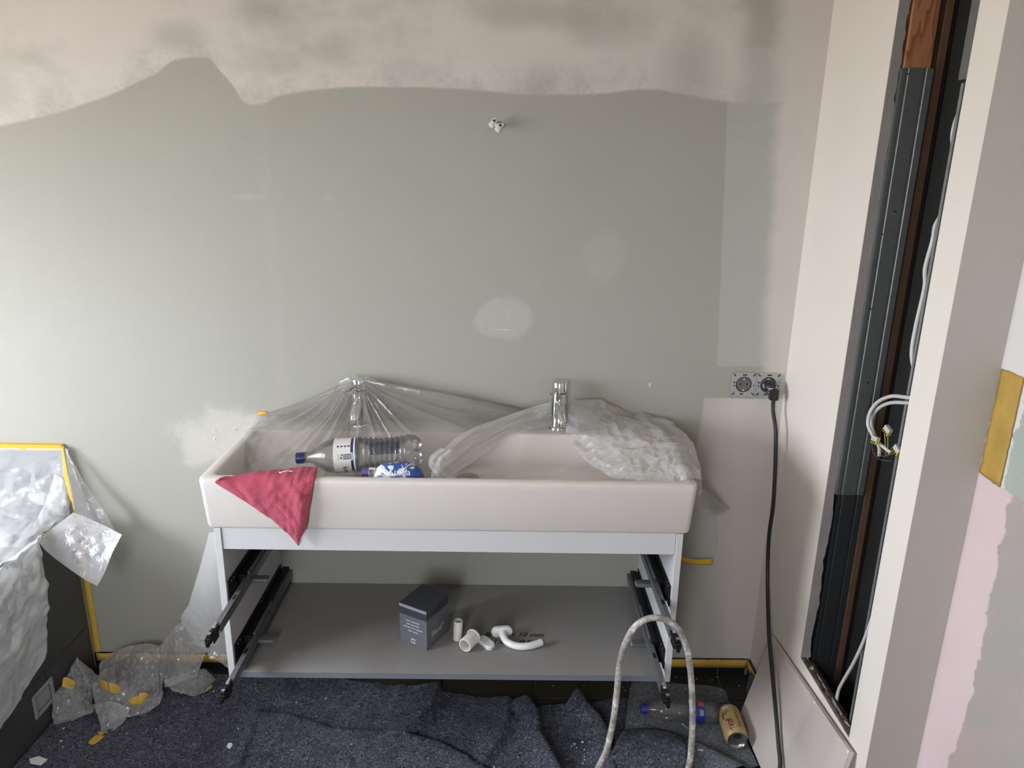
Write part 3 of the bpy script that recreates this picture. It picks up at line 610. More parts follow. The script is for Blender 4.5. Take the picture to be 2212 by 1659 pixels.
# ---------------------------------------------------------------- wall fittings
def socket(cx, label):
    t_ = thing('wall_socket', label, 'socket', group='uncovered sockets beside the corner'); cz = 0.997
    m = MB(); s = 0.0355; r0 = 0.0235
    ring = []
    for k in range(32):                    # square plate with a round opening
        a = 2 * math.pi * (k + 0.5) / 32; c_, s_ = math.cos(a), math.sin(a); q = s / max(abs(c_), abs(s_))
        ring.append((q * c_, q * s_, r0 * c_, r0 * s_))
    o1 = [(cx + p[0], -0.0045, cz + p[1]) for p in ring]; o0 = [(cx + p[0], -0.0008, cz + p[1]) for p in ring]
    i1 = [(cx + p[2], -0.0045, cz + p[3]) for p in ring]; i0 = [(cx + p[2], 0.0, cz + p[3]) for p in ring]
    m.rings([o0, o1, i1, i0], False, False); m.build('mounting_plate', M['socket_metal'], t_)
    for dx, dz in ((-1, -1), (1, -1), (-1, 1), (1, 1)):
        m = MB(); m.box(-0.0045, 0.0045, -0.0002, 0.0008, -0.0014, 0.0014); ca, sa = math.cos(math.radians(45 * dx * dz)), math.sin(math.radians(45 * dx * dz))
        m.v = [(cx + dx * 0.0285 + p[0] * ca - p[2] * sa, -0.0052 + p[1], cz + dz * 0.0285 + p[0] * sa + p[2] * ca) for p in m.v]; m.build('slot_hole', M['hole'], t_)
    for dx, dz, w_, h_ in ((0.001, 0.029, 0.0065, 0.0017), (-0.004, -0.029, 0.005, 0.0016), (-0.0285, 0.006, 0.0022, 0.0022), (-0.0285, -0.004, 0.0018, 0.0018), (0.0295, -0.003, 0.0016, 0.0016)):
        MB().box(cx + dx - w_, cx + dx + w_, -0.0052, -0.0044, cz + dz - h_, cz + dz + h_).build('slot_hole', M['hole'], t_)
    MB().lathe([(0.0245, 0.0), (0.0245, 0.003), (0.0238, 0.0046), (0.0226, 0.0046), (0.0222, 0.0)], (cx, 0, cz), (0, -1, 0), 10).build('socket_rim', M['socket_red'], t_)
    MB().lathe([(0.0222, 0.0), (0.0222, 0.0016)], (cx, 0, cz), (0, -1, 0), 24, True).build('socket_well', M['hole'], t_)
    m = MB(); m.lathe([(0.0205, 0.001), (0.0205, 0.0042)], (cx, 0, cz), (0, -1, 0), 24, True)
    ins = m.build('insert', M['socket_core'], t_)
    for dx in (-0.0095, 0.0095): MB().lathe([(0.0027, 0.004), (0.0027, 0.0046)], (cx + dx, 0, cz + 0.001), (0, -1, 0), 12, True).build('pin_hole', M['hole'], ins)
    for dz in (-0.017, 0.017): MB().box(cx - 0.003, cx + 0.003, -0.0062, -0.004, cz + dz - 0.003, cz + dz + 0.003, 0.0006, 1).build('earth_clip', M['socket_metal'], ins)
    return t_
socket(0.829, 'empty uncovered wall socket with two pin holes'); socket(0.901, 'uncovered wall socket holding a black plug in the corner')
TB = np.array([0.945, -0.182, 0.267]); RB = np.array([0.945, -0.686, 0.317]); LB = np.array([0.864, -0.220, 0.013]); BB = np.array([0.864, -0.722, 0.013])
BN = np.cross(RB - TB, LB - TB); BN /= np.linalg.norm(BN); BN = BN if BN[0] < 0 else -BN
pc = thing('power_cord', 'black plug and cord hanging from the wall socket to the floor', 'cord')
m = MB(); m.lathe([(0.0, 0.003), (0.0195, 0.0035), (0.0205, 0.008), (0.0205, 0.016), (0.0185, 0.022), (0.016, 0.030), (0.010, 0.036), (0.0, 0.037)], (0.903, 0, 0.994), (0, -1, 0), 24)
m.build('plug', M['plug'], pc, 40)
m = MB(); m.box(-0.0125, 0.0125, -0.011, 0.011, -0.021, 0.012, 0.004, 2); m.v = [(0.9085 + p[0] + p[2] * -0.05, -0.034 + p[1] * 1.0, 0.981 + p[2]) for p in m.v]
m.build('plug_grip', M['black'], pc, 40)
cpts = [(0.9095, -0.036, 0.965), (0.9105, -0.040, 0.930)] + [tuple(at(a, b_, x=c)) for a, b_, c in ((1676, 945, 0.914), (1671, 1080, 0.922), (1661, 1160, 0.930), (1658, 1250, 0.934))]
o0 = TB + BN * 0.011
cpts += [tuple(at_plane(1661, 1370, TB + BN * 0.044, BN)), tuple(at_plane(1668, 1450, TB + BN * 0.034, BN)), tuple(at_plane(1677, 1550, TB + BN * 0.027, BN)), tuple(at_plane(1682, 1610, TB + BN * 0.022, BN)), tuple(at_plane(1685, 1659, TB + BN * 0.020, BN))]
last = np.array(cpts[-1]); cpts += [tuple(last + np.array([-0.030, -0.05, -0.05])), (last[0] - 0.06, last[1] - 0.16, 0.018), (last[0] - 0.10, last[1] - 0.5, 0.018)]
MB().tube(bez(cpts, 110), 0.0057, 10).build('cable', M['cord'], pc, 60)

lc = thing('lamp_connector', 'white terminal block on wire ends sticking out of the wall', 'terminal')
c = np.array([0.098, 0.0, 1.699])
for dx, dz in ((-0.009, 0.005), (0.007, -0.006)):
    m = MB(); ax = np.array([0.60, 0.0, 0.8]) * 0.9 + np.array([0, 0.35, 0]); m.lathe([(0.0, -0.011), (0.0075, -0.011), (0.0082, -0.006), (0.0066, 0.0), (0.0072, 0.008), (0.005, 0.012), (0.0, 0.012)], c + np.array([dx, -0.026, dz]), ax, 14)
    p_ = m.build('terminal_barrel', M['white_plastic'], lc, 40)
    MB().lathe([(0.0032, -0.001), (0.0032, 0.0006)], c + np.array([dx + 0.003, -0.0345, dz + 0.005]), (0, -1, 0.1), 10, True).build('screw_hole', M['hole'], p_)
MB().box(0.092, 0.101, -0.030, -0.022, 1.694, 1.702, 0.001, 1).build('bridge', M['white_plastic'], lc)
MB().lathe([(0.0055, -0.024), (0.0055, 0.0)], (0.112, 0, 1.699), (0, 1, 0), 12, True).build('conduit', M['white_plastic'], lc, 40)
MB().tube(bez([(0.112, -0.02, 1.701), (0.109, -0.028, 1.706), (0.104, -0.027, 1.705)], 8), 0.0016, 8).build('wire', M['wire_dark'], lc)
for (px, py, lb) in ((463, 928, 'left upper wall plug in the filler patch beside the washbasin'), (508, 928, 'right upper wall plug in the filler patch beside the washbasin'), (466, 948, 'lower wall plug in the filler patch beside the washbasin')):
    p = at(px, py, y=0); t_ = thing('wall_plug', lb, 'wall plug', group='wall plugs left of the washbasin')
    MB().lathe([(0.0022, 0.0), (0.0022, 0.0012), (0.0048, 0.0012), (0.0052, 0.0)], p, (0, -1, 0), 14).build('collar', M['board_edge'], t_, 40)
    MB().lathe([(0.0022, 0.0), (0.0022, 0.0006)], p, (0, -1, 0), 10, True).build('bore', M['socket_core'], t_)

# ---------------------------------------------------------------- vanity cabinet and its drawer slides
cab = thing('vanity_cabinet', 'white wall-hung vanity cabinet with its drawers taken out', 'cabinet')
CX, CY, CZ0, CZ1, TH = 0.575, -0.434, 0.3055, 0.7355, 0.0165
for s in (-1, 1):
    x0, x1 = (-CX, -CX + TH) if s < 0 else (CX - TH, CX)
    MB().box(x0, x1, CY, -0.001, CZ0, CZ1, 0.0008, 1).build('side_panel', M['white_board'], cab)
MB().box(-CX + TH + 0.001, CX - TH - 0.001, CY + 0.003, CY + 0.019, 0.677, CZ1, 0.0008, 1).build('front_rail', M['white_board'], cab)
MB().box(-CX + TH, CX - TH, CY + 0.020, -0.001, 0.716, CZ1 - 0.0005).build('top_board', M['white_board'], cab)
sh = MB().box(-CX + TH, CX - TH, CY + 0.004, -0.001, CZ0, 0.3215, 0.0005, 1).build('bottom_shelf', M['shelf'], cab)
MB().box(-CX + TH, CX - TH, CY + 0.0022, CY + 0.0042, CZ0, 0.3212).build('edge_band', M['shelf_edge'], sh)
def hw(u, v_): return (0.083 + u, -0.268 + v_, 0.3219)
text_on('handwriting', 'Breite + 10 mm', 0.026, hw, M['ink'], sh, 0.35, 'LEFT', 0.0004)
text_on('handwriting', 'Tiefe - 0,5', 0.026, lambda u, v_: (0.105 + u, -0.302 + v_, 0.3219), M['ink'], sh, 0.35, 'LEFT', 0.0004)
def slide(s, zc, y_end, y_back):
    X = lambda a: s * a                    # a: distance from the cabinet's middle
    def bx(m, a0, a1, y0, y1, z0, z1, b_=0.0): lo, hi = sorted((X(a0), X(a1))); return m.box(lo, hi, y0, y1, z0, z1, b_, 1)
    # fixed plate on the side panel
    m = MB(); bx(m, 0.5555, 0.5583, -0.425, y_back, zc - 0.026, zc + 0.032, 0.0006); bx(m, 0.548, 0.5555, -0.40, y_back, zc - 0.026, zc - 0.022)
    bx(m, 0.537, 0.5555, -0.36, y_back + 0.03, zc - 0.012, zc + 0.012, 0.001)
    p_ = m.build('drawer_slide', M['slide_black'], cab)
    m = MB(); bx(m, 0.531, 0.537, -0.345, -0.19, zc + 0.004, zc + 0.012, 0.001); m.build('roller_guide', M['slide'], p_)
    # telescopic rail pulled out past the front
    m = MB(); bx(m, 0.527, 0.541, y_end + 0.055, y_back + 0.02, zc + 0.000, zc + 0.003); bx(m, 0.527, 0.529, y_end + 0.055, y_back + 0.02, zc - 0.020, zc + 0.001); bx(m, 0.539, 0.541, y_end + 0.055, y_back + 0.02, zc - 0.012, zc + 0.001)
    m.build('rail', M['slide'], p_)
    m = MB(); bx(m, 0.530, 0.538, y_end + 0.16, y_end + 0.18, zc + 0.0026, zc + 0.0034); m.build('rail_slot', M['hole'], p_)
    m = MB(); bx(m, 0.5282, 0.5295, y_end + 0.07, y_end + 0.20, zc + 0.0028, zc + 0.0042); m.build('rail_edge', M['slide_light'], p_)
    # end clip
    m = MB(); bx(m, 0.528, 0.543, y_end, y_end + 0.065, zc - 0.012, zc + 0.002, 0.0015); bx(m, 0.530, 0.541, y_end + 0.006, y_end + 0.03, zc + 0.002, zc + 0.007, 0.0015); bx(m, 0.529, 0.532, y_end + 0.02, y_end + 0.05, zc - 0.024, zc - 0.012); bx(m, 0.532, 0.540, y_end - 0.004, y_end + 0.004, zc - 0.018, zc - 0.004, 0.001)
    m.build('end_clip', M['slide_black'], p_)
    m = MB(); bx(m, 0.531, 0.540, y_end + 0.038, y_end + 0.060, zc + 0.002, zc + 0.009, 0.002); m.build('clip_lever', M['slide_light'], p_)
    m = MB(); bx(m, 0.532, 0.540, y_end + 0.010, y_end + 0.018, zc + 0.0068, zc + 0.0085, 0.0005); m.build('clip_button', M['slide_light'], p_)
    # rear damper bracket reaching into the cabinet
    m = MB(); lo, hi = sorted((X(0.545), X(0.488))); m.box(lo, hi, -0.340, -0.316, zc - 0.026, zc - 0.014, 0.004, 2); m.build('bracket', M['slide'], p_, 40)
    m = MB(); bx(m, 0.487, 0.491, -0.337, -0.319, zc - 0.025, zc - 0.015, 0.002); m.build('bracket_tip', M['slide_light'], p_)
    for k in range(4):
        yy = -0.405 + 0.016 * k
        m = MB(); m.lathe([(0.0022, 0.0), (0.0022, 0.0006)], (X(0.5554), yy if k < 2 else -0.21 + 0.016 * (k - 2), zc + 0.022), (-s, 0, 0), 8, True); m.build('plate_hole', M['slide_light'], p_)
    return p_
for s in (-1, 1):
    slide(s, 0.552, -0.620, -0.06); slide(s, 0.366, -0.580, -0.02)

# ---------------------------------------------------------------- washbasin, faucets
bas = thing('washbasin', 'wide white ceramic double washbasin on the vanity cabinet', 'washbasin')
m = MB()
m.rings([rr(-0.584, 0.584, -0.428, -0.002, 0.012, 0.736), rr(-0.589, 0.589, -0.434, -0.002, 0.014, 0.738), rr(-0.5915, 0.5915, -0.4375, -0.002, 0.015, 0.745),
         rr(-0.598, 0.598, -0.4425, -0.002, 0.016, 0.850), rr(-0.599, 0.599, -0.443, -0.002, 0.016, 0.860), rr(-0.5975, 0.5975, -0.4415, -0.002, 0.016, 0.867), rr(-0.593, 0.593, -0.437, -0.002, 0.016, 0.870),
         rr(-0.573, 0.573, -0.421, -0.098, 0.016, 0.870), rr(-0.569, 0.569, -0.417, -0.102, 0.018, 0.8685), rr(-0.566, 0.566, -0.414, -0.105, 0.02, 0.864), rr(-0.560, 0.560, -0.408, -0.113, 0.024, 0.845),
         rr(-0.550, 0.550, -0.400, -0.146, 0.035, 0.810), rr(-0.540, 0.540, -0.390, -0.158, 0.045, 0.803), rr(-0.52, 0.52, -0.37, -0.178, 0.05, 0.801), rr(-0.3, 0.3, -0.31, -0.22, 0.03, 0.799)])
m.build('basin_bowl', M['ceramic'], bas, 35)
MB().lathe([(0.0, 0.006), (0.021, 0.006), (0.030, 0.004), (0.032, 0.0)], (0.035, -0.262, 0.7995), (0, 0, 1), 28).build('drain', M['chrome'], bas, 40)
def faucet(x, y, label):
    t_ = thing('basin_faucet', label, 'faucet', group='faucets on the washbasin')
    o = (x, y, 0.870)
    MB().lathe([(0.0, 0.0), (0.0285, 0.0), (0.0285, 0.004), (0.026, 0.007), (0.0235, 0.0075)], o, (0, 0, 1), 36).build('base_ring', M['chrome'], t_, 40)
    MB().lathe([(0.0232, 0.004), (0.0225, 0.030), (0.0225, 0.1065), (0.0205, 0.108), (0.0, 0.108)], o, (0, 0, 1), 36).build('body', M['chrome'], t_, 40)
    hd = MB().lathe([(0.0, 0.1095), (0.0215, 0.1095), (0.0232, 0.111), (0.0232, 0.1375), (0.0222, 0.1395), (0.0, 0.1400)], o, (0, 0, 1), 36).build('head', M['chrome'], t_, 40)
    MB().lathe([(0.0208, 0.107), (0.0208, 0.111)], o, (0, 0, 1), 36).build('joint', M['black'], t_)
    d = np.array([-0.50, -0.86, -0.09]); d /= np.linalg.norm(d); p0 = np.array([x, y, 0.870 + 0.124]) + d * 0.018
    MB().tube([p0, p0 + d * 0.044, p0 + d * 0.0475, p0 + d * 0.048], [0.0052, 0.0052, 0.0045, 0.001], 16).build('lever', M['chrome'], hd, 40)
    P = bez([(x, y - 0.010, 0.944), (x, y - 0.040, 0.942), (x, y - 0.066, 0.936), (x, y - 0.084, 0.922), (x, y - 0.088, 0.904)], 18)
    MB().tube(P, [0.0155 - 0.0022 * k / 17 for k in range(18)], 24).build('spout', M['chrome'], t_, 50)
    MB().lathe([(0.0105, 0.0), (0.0105, -0.003)], (x, y - 0.088, 0.9045), (0, 0, 1), 20, True).build('aerator', M['slide'], t_)
    return t_
faucet(-0.283, -0.047, 'chrome faucet covered by clear plastic on the left of the basin')
faucet(0.289, -0.047, 'bare chrome faucet on the right of the washbasin')

# ---------------------------------------------------------------- clear film over the basin
def tent_sheet():
    A = np.array([-0.284, -0.060, 1.0165])
    B = np.array([(-0.588, -0.006, 0.884), (-0.590, -0.10, 0.878), (-0.583, -0.17, 0.876), (-0.555, -0.235, 0.845), (-0.50, -0.31, 0.812), (-0.40, -0.345, 0.807), (-0.28, -0.335, 0.806), (-0.15, -0.315, 0.807), (-0.06, -0.27, 0.812),
                  (-0.005, -0.21, 0.835), (0.06, -0.15, 0.872), (0.14, -0.10, 0.885), (0.235, -0.06, 0.905), (0.24, -0.02, 0.905), (0.17, -0.008, 0.896), (0.0, -0.006, 0.888), (-0.28, -0.006, 0.905), (-0.45, -0.006, 0.888)])
    Bc = np.concatenate([B, B[:1]])
    def radial(c, X, Y):                   # distance fraction from c towards the edge of the sheet, and the edge height there
        dx, dy = X - c[0], Y - c[1]; L = np.hypot(dx, dy) + 1e-9; dx, dy = dx / L, dy / L
        T = np.full(X.shape, 9.0); Z = np.full(X.shape, 0.88)
        for p, q in zip(Bc[:-1], Bc[1:]):
            ex, ey = q[0] - p[0], q[1] - p[1]; den = dx * ey - dy * ex; den = np.where(np.abs(den) < 1e-12, 1e-12, den)
            t_ = ((p[0] - c[0]) * ey - (p[1] - c[1]) * ex) / den; u = ((p[0] - c[0]) * dy - (p[1] - c[1]) * dx) / den
            ok = (t_ > 1e-9) & (u >= -1e-6) & (u <= 1 + 1e-6) & (t_ < T); T = np.where(ok, t_, T); Z = np.where(ok, p[2] + u * (q[2] - p[2]), Z)
        return L, T, Z
    sup = [(A, 0.80), (np.array([-0.3205, -0.107, 1.004]), 0.62), (np.array([-0.262, -0.050, 1.016]), 0.92), (np.array([-0.305, -0.040, 1.016]), 0.8), (np.array([-0.283, -0.148, 0.925]), 0.60), (np.array([-0.268, -0.150, 0.922]), 0.62), (np.array([-0.298, -0.148, 0.922]), 0.6)]
    nt, nr = 520, 54
    a = np.linspace(0, 2 * math.pi, nt); fr = np.linspace(0, 1, nr) ** 1.15
    _, T, _ = radial(A, A[0] + np.cos(a), A[1] + np.sin(a))
    X = A[0] + np.outer(fr, np.cos(a) * T); Y = A[1] + np.outer(fr, np.sin(a) * T); Z = np.full(X.shape, -9.0)
    for c, k in sup:
        L, TT, ZB = radial(c, X, Y); Z = np.maximum(Z, c[2] + (ZB - c[2]) * np.clip(L / TT, 0, 1) ** k)
    for i in range(nr):
        f = fr[i]; w = f * (1.12 - f) * 2.4
        for j in range(nt):
            q = a[j]; e1 = 1 - abs(noise.noise(Vector((math.cos(q) * 3.1 + 7, math.sin(q) * 3.1, f * 0.5)))) ; e2 = 1 - abs(noise.noise(Vector((math.cos(q) * 8.5, math.sin(q) * 8.5 + 3, f * 0.8))))
            Z[i, j] += w * (0.016 * (e1 ** 7 - 0.35) + 0.008 * (e2 ** 9 - 0.25)) + 0.012 * max(0.0, f - 0.45) * crease((X[i, j], Y[i, j], 0.0), 30.0, 2.0)
    return np.stack([X, Y, Z], -1)
fb = thing('masking_film', 'clear plastic film tented over the left faucet into the basin', 'plastic film')
MB().grid(tent_sheet()).build('tented_sheet', M['film_tight'], fb, 55)
def ribbon(stations, n, m_, pleats, amp, bulge, seed):
    """a gathered length of film: stations hold (upper px, upper py, lower px, lower py, y)"""
    U = cr1(np.array([at(s[0], s[1], y=s[4] + 0.012) for s in stations]), n); L = cr1(np.array([at(s[2], s[3], y=s[4] - 0.012) for s in stations]), n)
    P = np.zeros((n, m_, 3))
    for i in range(n):
        for j in range(m_):
            t_ = j / (m_ - 1); p = U[i] * (1 - t_) + L[i] * t_; w = math.sin(math.pi * t_)
            k = bulge * w + amp * w * math.sin(2 * math.pi * pleats * t_ + 2.0 * noise.noise(Vector((i / n * 4, t_ * 2, seed)))) + amp * 0.8 * noise.noise(Vector((i / n * 12, t_ * 9, seed + 4)))
            P[i, j] = p + np.array([0, -1, 0.35]) * k
    return P
MB().grid(ribbon([(1190, 868, 1192, 922, -0.075), (1135, 884, 1140, 930, -0.095), (1075, 905, 1085, 956, -0.14), (1010, 930, 1035, 990, -0.20), (960, 968, 1000, 1012, -0.26), (938, 1000, 975, 1030, -0.30), (930, 1035, 962, 1048, -0.33)], 70, 36, 2.3, 0.0065, 0.018, 1.0)).build('twisted_length', M['film_crumpled'], fb, 60)
MB().grid(ribbon([(950, 968, 985, 972, -0.27), (930, 985, 965, 992, -0.29), (926, 1005, 955, 1010, -0.31), (938, 1025, 968, 1030, -0.335), (936, 1045, 975, 1050, -0.35)], 36, 18, 1.5, 0.005, 0.010, 6.0)).build('hanging_tail', M['film_crumpled'], fb, 60)

fr_ = thing('masking_film', 'crumpled shiny plastic film bunched over the right end of the basin', 'plastic film')
rows = [[(1222, 928, -0.080), (1243, 962, -0.105), (1264, 992, -0.16), (1290, 1014, -0.22), (1330, 1034, -0.29), (1385, 1046, -0.35), (1440, 1052, -0.385)],
        [(1224, 912, -0.078), (1258, 938, -0.100), (1292, 965, -0.16), (1330, 990, -0.23), (1375, 1012, -0.30), (1425, 1034, -0.36), (1466, 1044, -0.395)],
        [(1226, 896, -0.072), (1275, 918, -0.085), (1318, 938, -0.13), (1362, 955, -0.19), (1410, 975, -0.25), (1450, 1003, -0.33), (1478, 1040, -0.40)],
        [(1230, 882, -0.060), (1290, 902, -0.060), (1335, 912, -0.075), (1385, 925, -0.11), (1432, 942, -0.17), (1466, 975, -0.28), (1488, 1038, -0.41)],
        [(1236, 872, -0.045), (1298, 884, -0.035), (1352, 898, -0.030), (1402, 908, -0.05), (1452, 928, -0.10), (1486, 968, -0.22), (1503, 1040, -0.40)],
        [(1242, 866, -0.030), (1304, 872, -0.018), (1360, 894, -0.012), (1412, 902, -0.02), (1450, 918, -0.05), (1488, 962, -0.16), (1507, 1046, -0.38)],
        [(1246, 874, -0.012), (1306, 882, -0.008), (1364, 902, -0.006), (1416, 915, -0.006), (1452, 935, -0.02), (1488, 985, -0.12), (1508, 1072, -0.34)]]
P = patch(pxgrid(rows), 110, 150); ed = np.ones(P.shape[:2]); ed[:, :24] = np.linspace(0.25, 1, 24)[None, :]
P = crumple(P, 0.0185, 11, 3.0, ed); ed = ed * (np.linspace(1.0, 0.2, 110)[:, None] * np.clip(np.linspace(-0.3, 1.1, 150), 0.1, 1)[None, :])
MB().grid(crumple(P, 0.0080, 36, 8.0, ed)).build('bunched_sheet', M['film_crumpled'], fr_, 14)
rows = [[(1246, 866, -0.030), (1275, 866, -0.04), (1300, 872, -0.035), (1312, 890, -0.03)], [(1240, 885, -0.045), (1270, 888, -0.06), (1298, 898, -0.055), (1316, 915, -0.05)], [(1240, 905, -0.05), (1268, 915, -0.07), (1298, 925, -0.07), (1318, 935, -0.06)]]
MB().grid(crumple(patch(pxgrid(rows), 24, 24), 0.004, 22, 9.0)).build('loose_fold', M['film'], fr_, 40)
rows = [[(1496, 1030, -0.30), (1510, 1048, -0.20), (1530, 1062, -0.12), (1552, 1082, -0.08), (1577, 1106, -0.06)], [(1500, 1060, -0.26), (1512, 1075, -0.18), (1530, 1088, -0.12), (1548, 1100, -0.08), (1568, 1111, -0.06)], [(1498, 1090, -0.22), (1510, 1102, -0.16), (1524, 1113, -0.12), (1540, 1120, -0.08), (1558, 1117, -0.06)]]
MB().grid(crumple(patch(pxgrid(rows), 20, 30), 0.004, 24, 4.0)).build('pointed_flap', M['film'], fr_, 40)
rows = [[(1462, 1090, -0.03), (1505, 1095, -0.03), (1545, 1105, -0.03)], [(1468, 1150, -0.03), (1508, 1155, -0.035), (1552, 1165, -0.03)], [(1474, 1208, -0.03), (1505, 1212, -0.035), (1540, 1216, -0.03)]]
MB().grid(crumple(patch(pxgrid(rows), 24, 20), 0.003, 16, 7.0)).build('hanging_strip', M['film'], fr_, 40)
Q = patch(pxgrid([[(1466, 1199, -0.033), (1484, 1205, -0.033), (1505, 1209, -0.038), (1540, 1207, -0.033)], [(1464, 1208, -0.034), (1482, 1215, -0.034), (1505, 1220, -0.039), (1539, 1220, -0.034)]]), 4, 20)
MB().grid(Q).build('tape_end', M['tape_light'], fr_, 40, 0.0008)
Q = patch(pxgrid([[(1303, 886, -0.012), (1318, 884, -0.012), (1328, 892, -0.012)], [(1303, 900, -0.016), (1316, 896, -0.016), (1328, 896, -0.016)]]), 3, 8)
MB().grid(Q).build('tape_scrap', M['tape_light'], fr_, 40, 0.0008)
Q = patch(pxgrid([[(556, 892, -0.006), (566, 889, -0.006), (578, 891, -0.006)], [(556, 898, -0.008), (568, 896, -0.008), (580, 894, -0.008)]]), 3, 8)
MB().grid(Q).build('tape_scrap', M['tape_light'], fb, 40, 0.0008)
fl = thing('masking_film', 'shiny plastic film hanging below the basin left of the cabinet', 'plastic film')
rows = [[(452, 1150, -0.16), (470, 1150, -0.18), (500, 1150, -0.20)], [(432, 1222, -0.16), (462, 1225, -0.19), (505, 1225, -0.20)], [(408, 1300, -0.15), (452, 1310, -0.20), (510, 1310, -0.20)], [(390, 1340, -0.14), (440, 1362, -0.20), (515, 1370, -0.20)], [(412, 1384, -0.15), (452, 1410, -0.20), (520, 1425, -0.20)], [(425, 1400, -0.15), (462, 1430, -0.20), (525, 1462, -0.20)]]
P = patch(pxgrid(rows), 60, 34); ed = np.ones(P.shape[:2]) * (np.linspace(0.2, 1.5, 60) ** 2)[:, None]
MB().grid(crumple(P, 0.0075, 26, 12.0, ed)).build('hanging_sheet', M['film_hang'], fl, 18)

# ---------------------------------------------------------------- film on the bathtub
fbth = thing('masking_film', 'white crinkled plastic film spread over the bathtub and its edge', 'plastic film')
path = cr1(np.array([(-0.016, 0.770), (-0.018, 0.70), (-0.030, 0.635), (-0.080, 0.590), (-0.16, 0.572), (-0.30, 0.568), (-0.6, 0.566), (-1.1, 0.566), (-1.7, 0.566)]), 96)
P = np.zeros((96, 90, 3))
for i in range(96):
    for j in range(90):
        u = j / 89; x = -2.03 + (BX + 0.012 + 0.020 * max(0.0, 1 - i / 22) - (-2.03)) * u ** 0.75
        P[i, j] = (x, path[i][0], path[i][1])
Q = crumple(P, 0.0135, 14, 21.0, np.clip(np.linspace(0, 6, 96), 0.05, 1)[:, None] * np.ones((96, 90)))
Q[..., 2] = np.where(P[..., 1] < -0.08, np.maximum(Q[..., 2], BZ + 0.010), Q[..., 2]); Q[..., 1] = np.minimum(Q[..., 1], -0.014)
MB().grid(Q).build('top_cover', M['film_bath'], fbth, 25)
P = np.zeros((48, 80, 3))
for i in range(48):
    for j in range(80):
        v_ = i / 47; u = j / 79
        y0 = -0.172 - 0.090 * v_; y = y0 + (-1.65 - y0) * u ** 1.4
        zb = 0.262 - 0.10 * min(1, u * 3)
        z = BZ + 0.022 - (BZ + 0.022 - zb) * v_
        P[i, j] = (BX + 0.010 + 0.022 * math.sin(min(1, v_ * 1.3) * math.pi * 0.55), y, z)
Q = crumple(P, 0.013, 15, 31.0); Q[..., 0] = np.maximum(Q[..., 0], BX + 0.005)
MB().grid(Q).build('front_drape', M['film_bath'], fbth, 25)
rows = [[(78, 1162, -0.176), (100, 1148, -0.14), (130, 1128, -0.095), (158, 1106, -0.055)],
        [(100, 1190, -0.190), (128, 1172, -0.16), (160, 1140, -0.12), (192, 1120, -0.075)],
        [(140, 1222, -0.205), (165, 1200, -0.18), (195, 1165, -0.14), (228, 1136, -0.10)],
        [(180, 1250, -0.212), (200, 1222, -0.19), (225, 1186, -0.16), (250, 1148, -0.125)],
        [(210, 1266, -0.215), (226, 1236, -0.195), (242, 1195, -0.17), (263, 1155, -0.14)]]
P = patch(pxgrid(rows), 36, 36); ed = np.outer(np.hanning(36), np.hanning(36)) * 1.6 + 0.25
MB().grid(crumple(P, 0.009, 17, 41.0, ed)).build('corner_flap', M['film_flap'], fbth, 30)
rows = [[(118, 1025, -0.020), (136, 1035, -0.024), (146, 1060, -0.030), (154, 1104, -0.046)], [(98, 1080, -0.055), (118, 1092, -0.060), (135, 1105, -0.066), (148, 1122, -0.075)], [(66, 1145, -0.15), (84, 1148, -0.15), (102, 1144, -0.13), (124, 1138, -0.11)]]
MB().grid(crumple(patch(pxgrid(rows), 30, 30), 0.008, 18, 45.0)).build('corner_gusset', M['film_bath'], fbth, 25)
rows = [[(131, 963, -0.016), (134, 963, -0.017), (137, 963, -0.018)], [(134, 1010, -0.020), (150, 1010, -0.035), (160, 1005, -0.035)], [(138, 1055, -0.024), (170, 1058, -0.055), (190, 1055, -0.05)], [(145, 1100, -0.035), (188, 1108, -0.075), (222, 1100, -0.065)], [(155, 1135, -0.05), (200, 1145, -0.085), (247, 1143, -0.075)]]
P = patch(pxgrid(rows), 40, 24)
MB().grid(crumple(P, 0.004, 20, 51.0)).build('corner_veil', M['film'], fbth, 40)
Q = patch(pxgrid([[(133, 965, -0.018), (137, 965, -0.019)], [(136, 1010, -0.024), (145, 1010, -0.028)], [(142, 1050, -0.028), (153, 1050, -0.034)], [(149, 1085, -0.033), (160, 1085, -0.04)], [(152, 1105, -0.038), (162, 1105, -0.044)]]), 24, 4)
MB().grid(Q).build('tape_edge', M['tape'], fbth, 40, 0.0008)

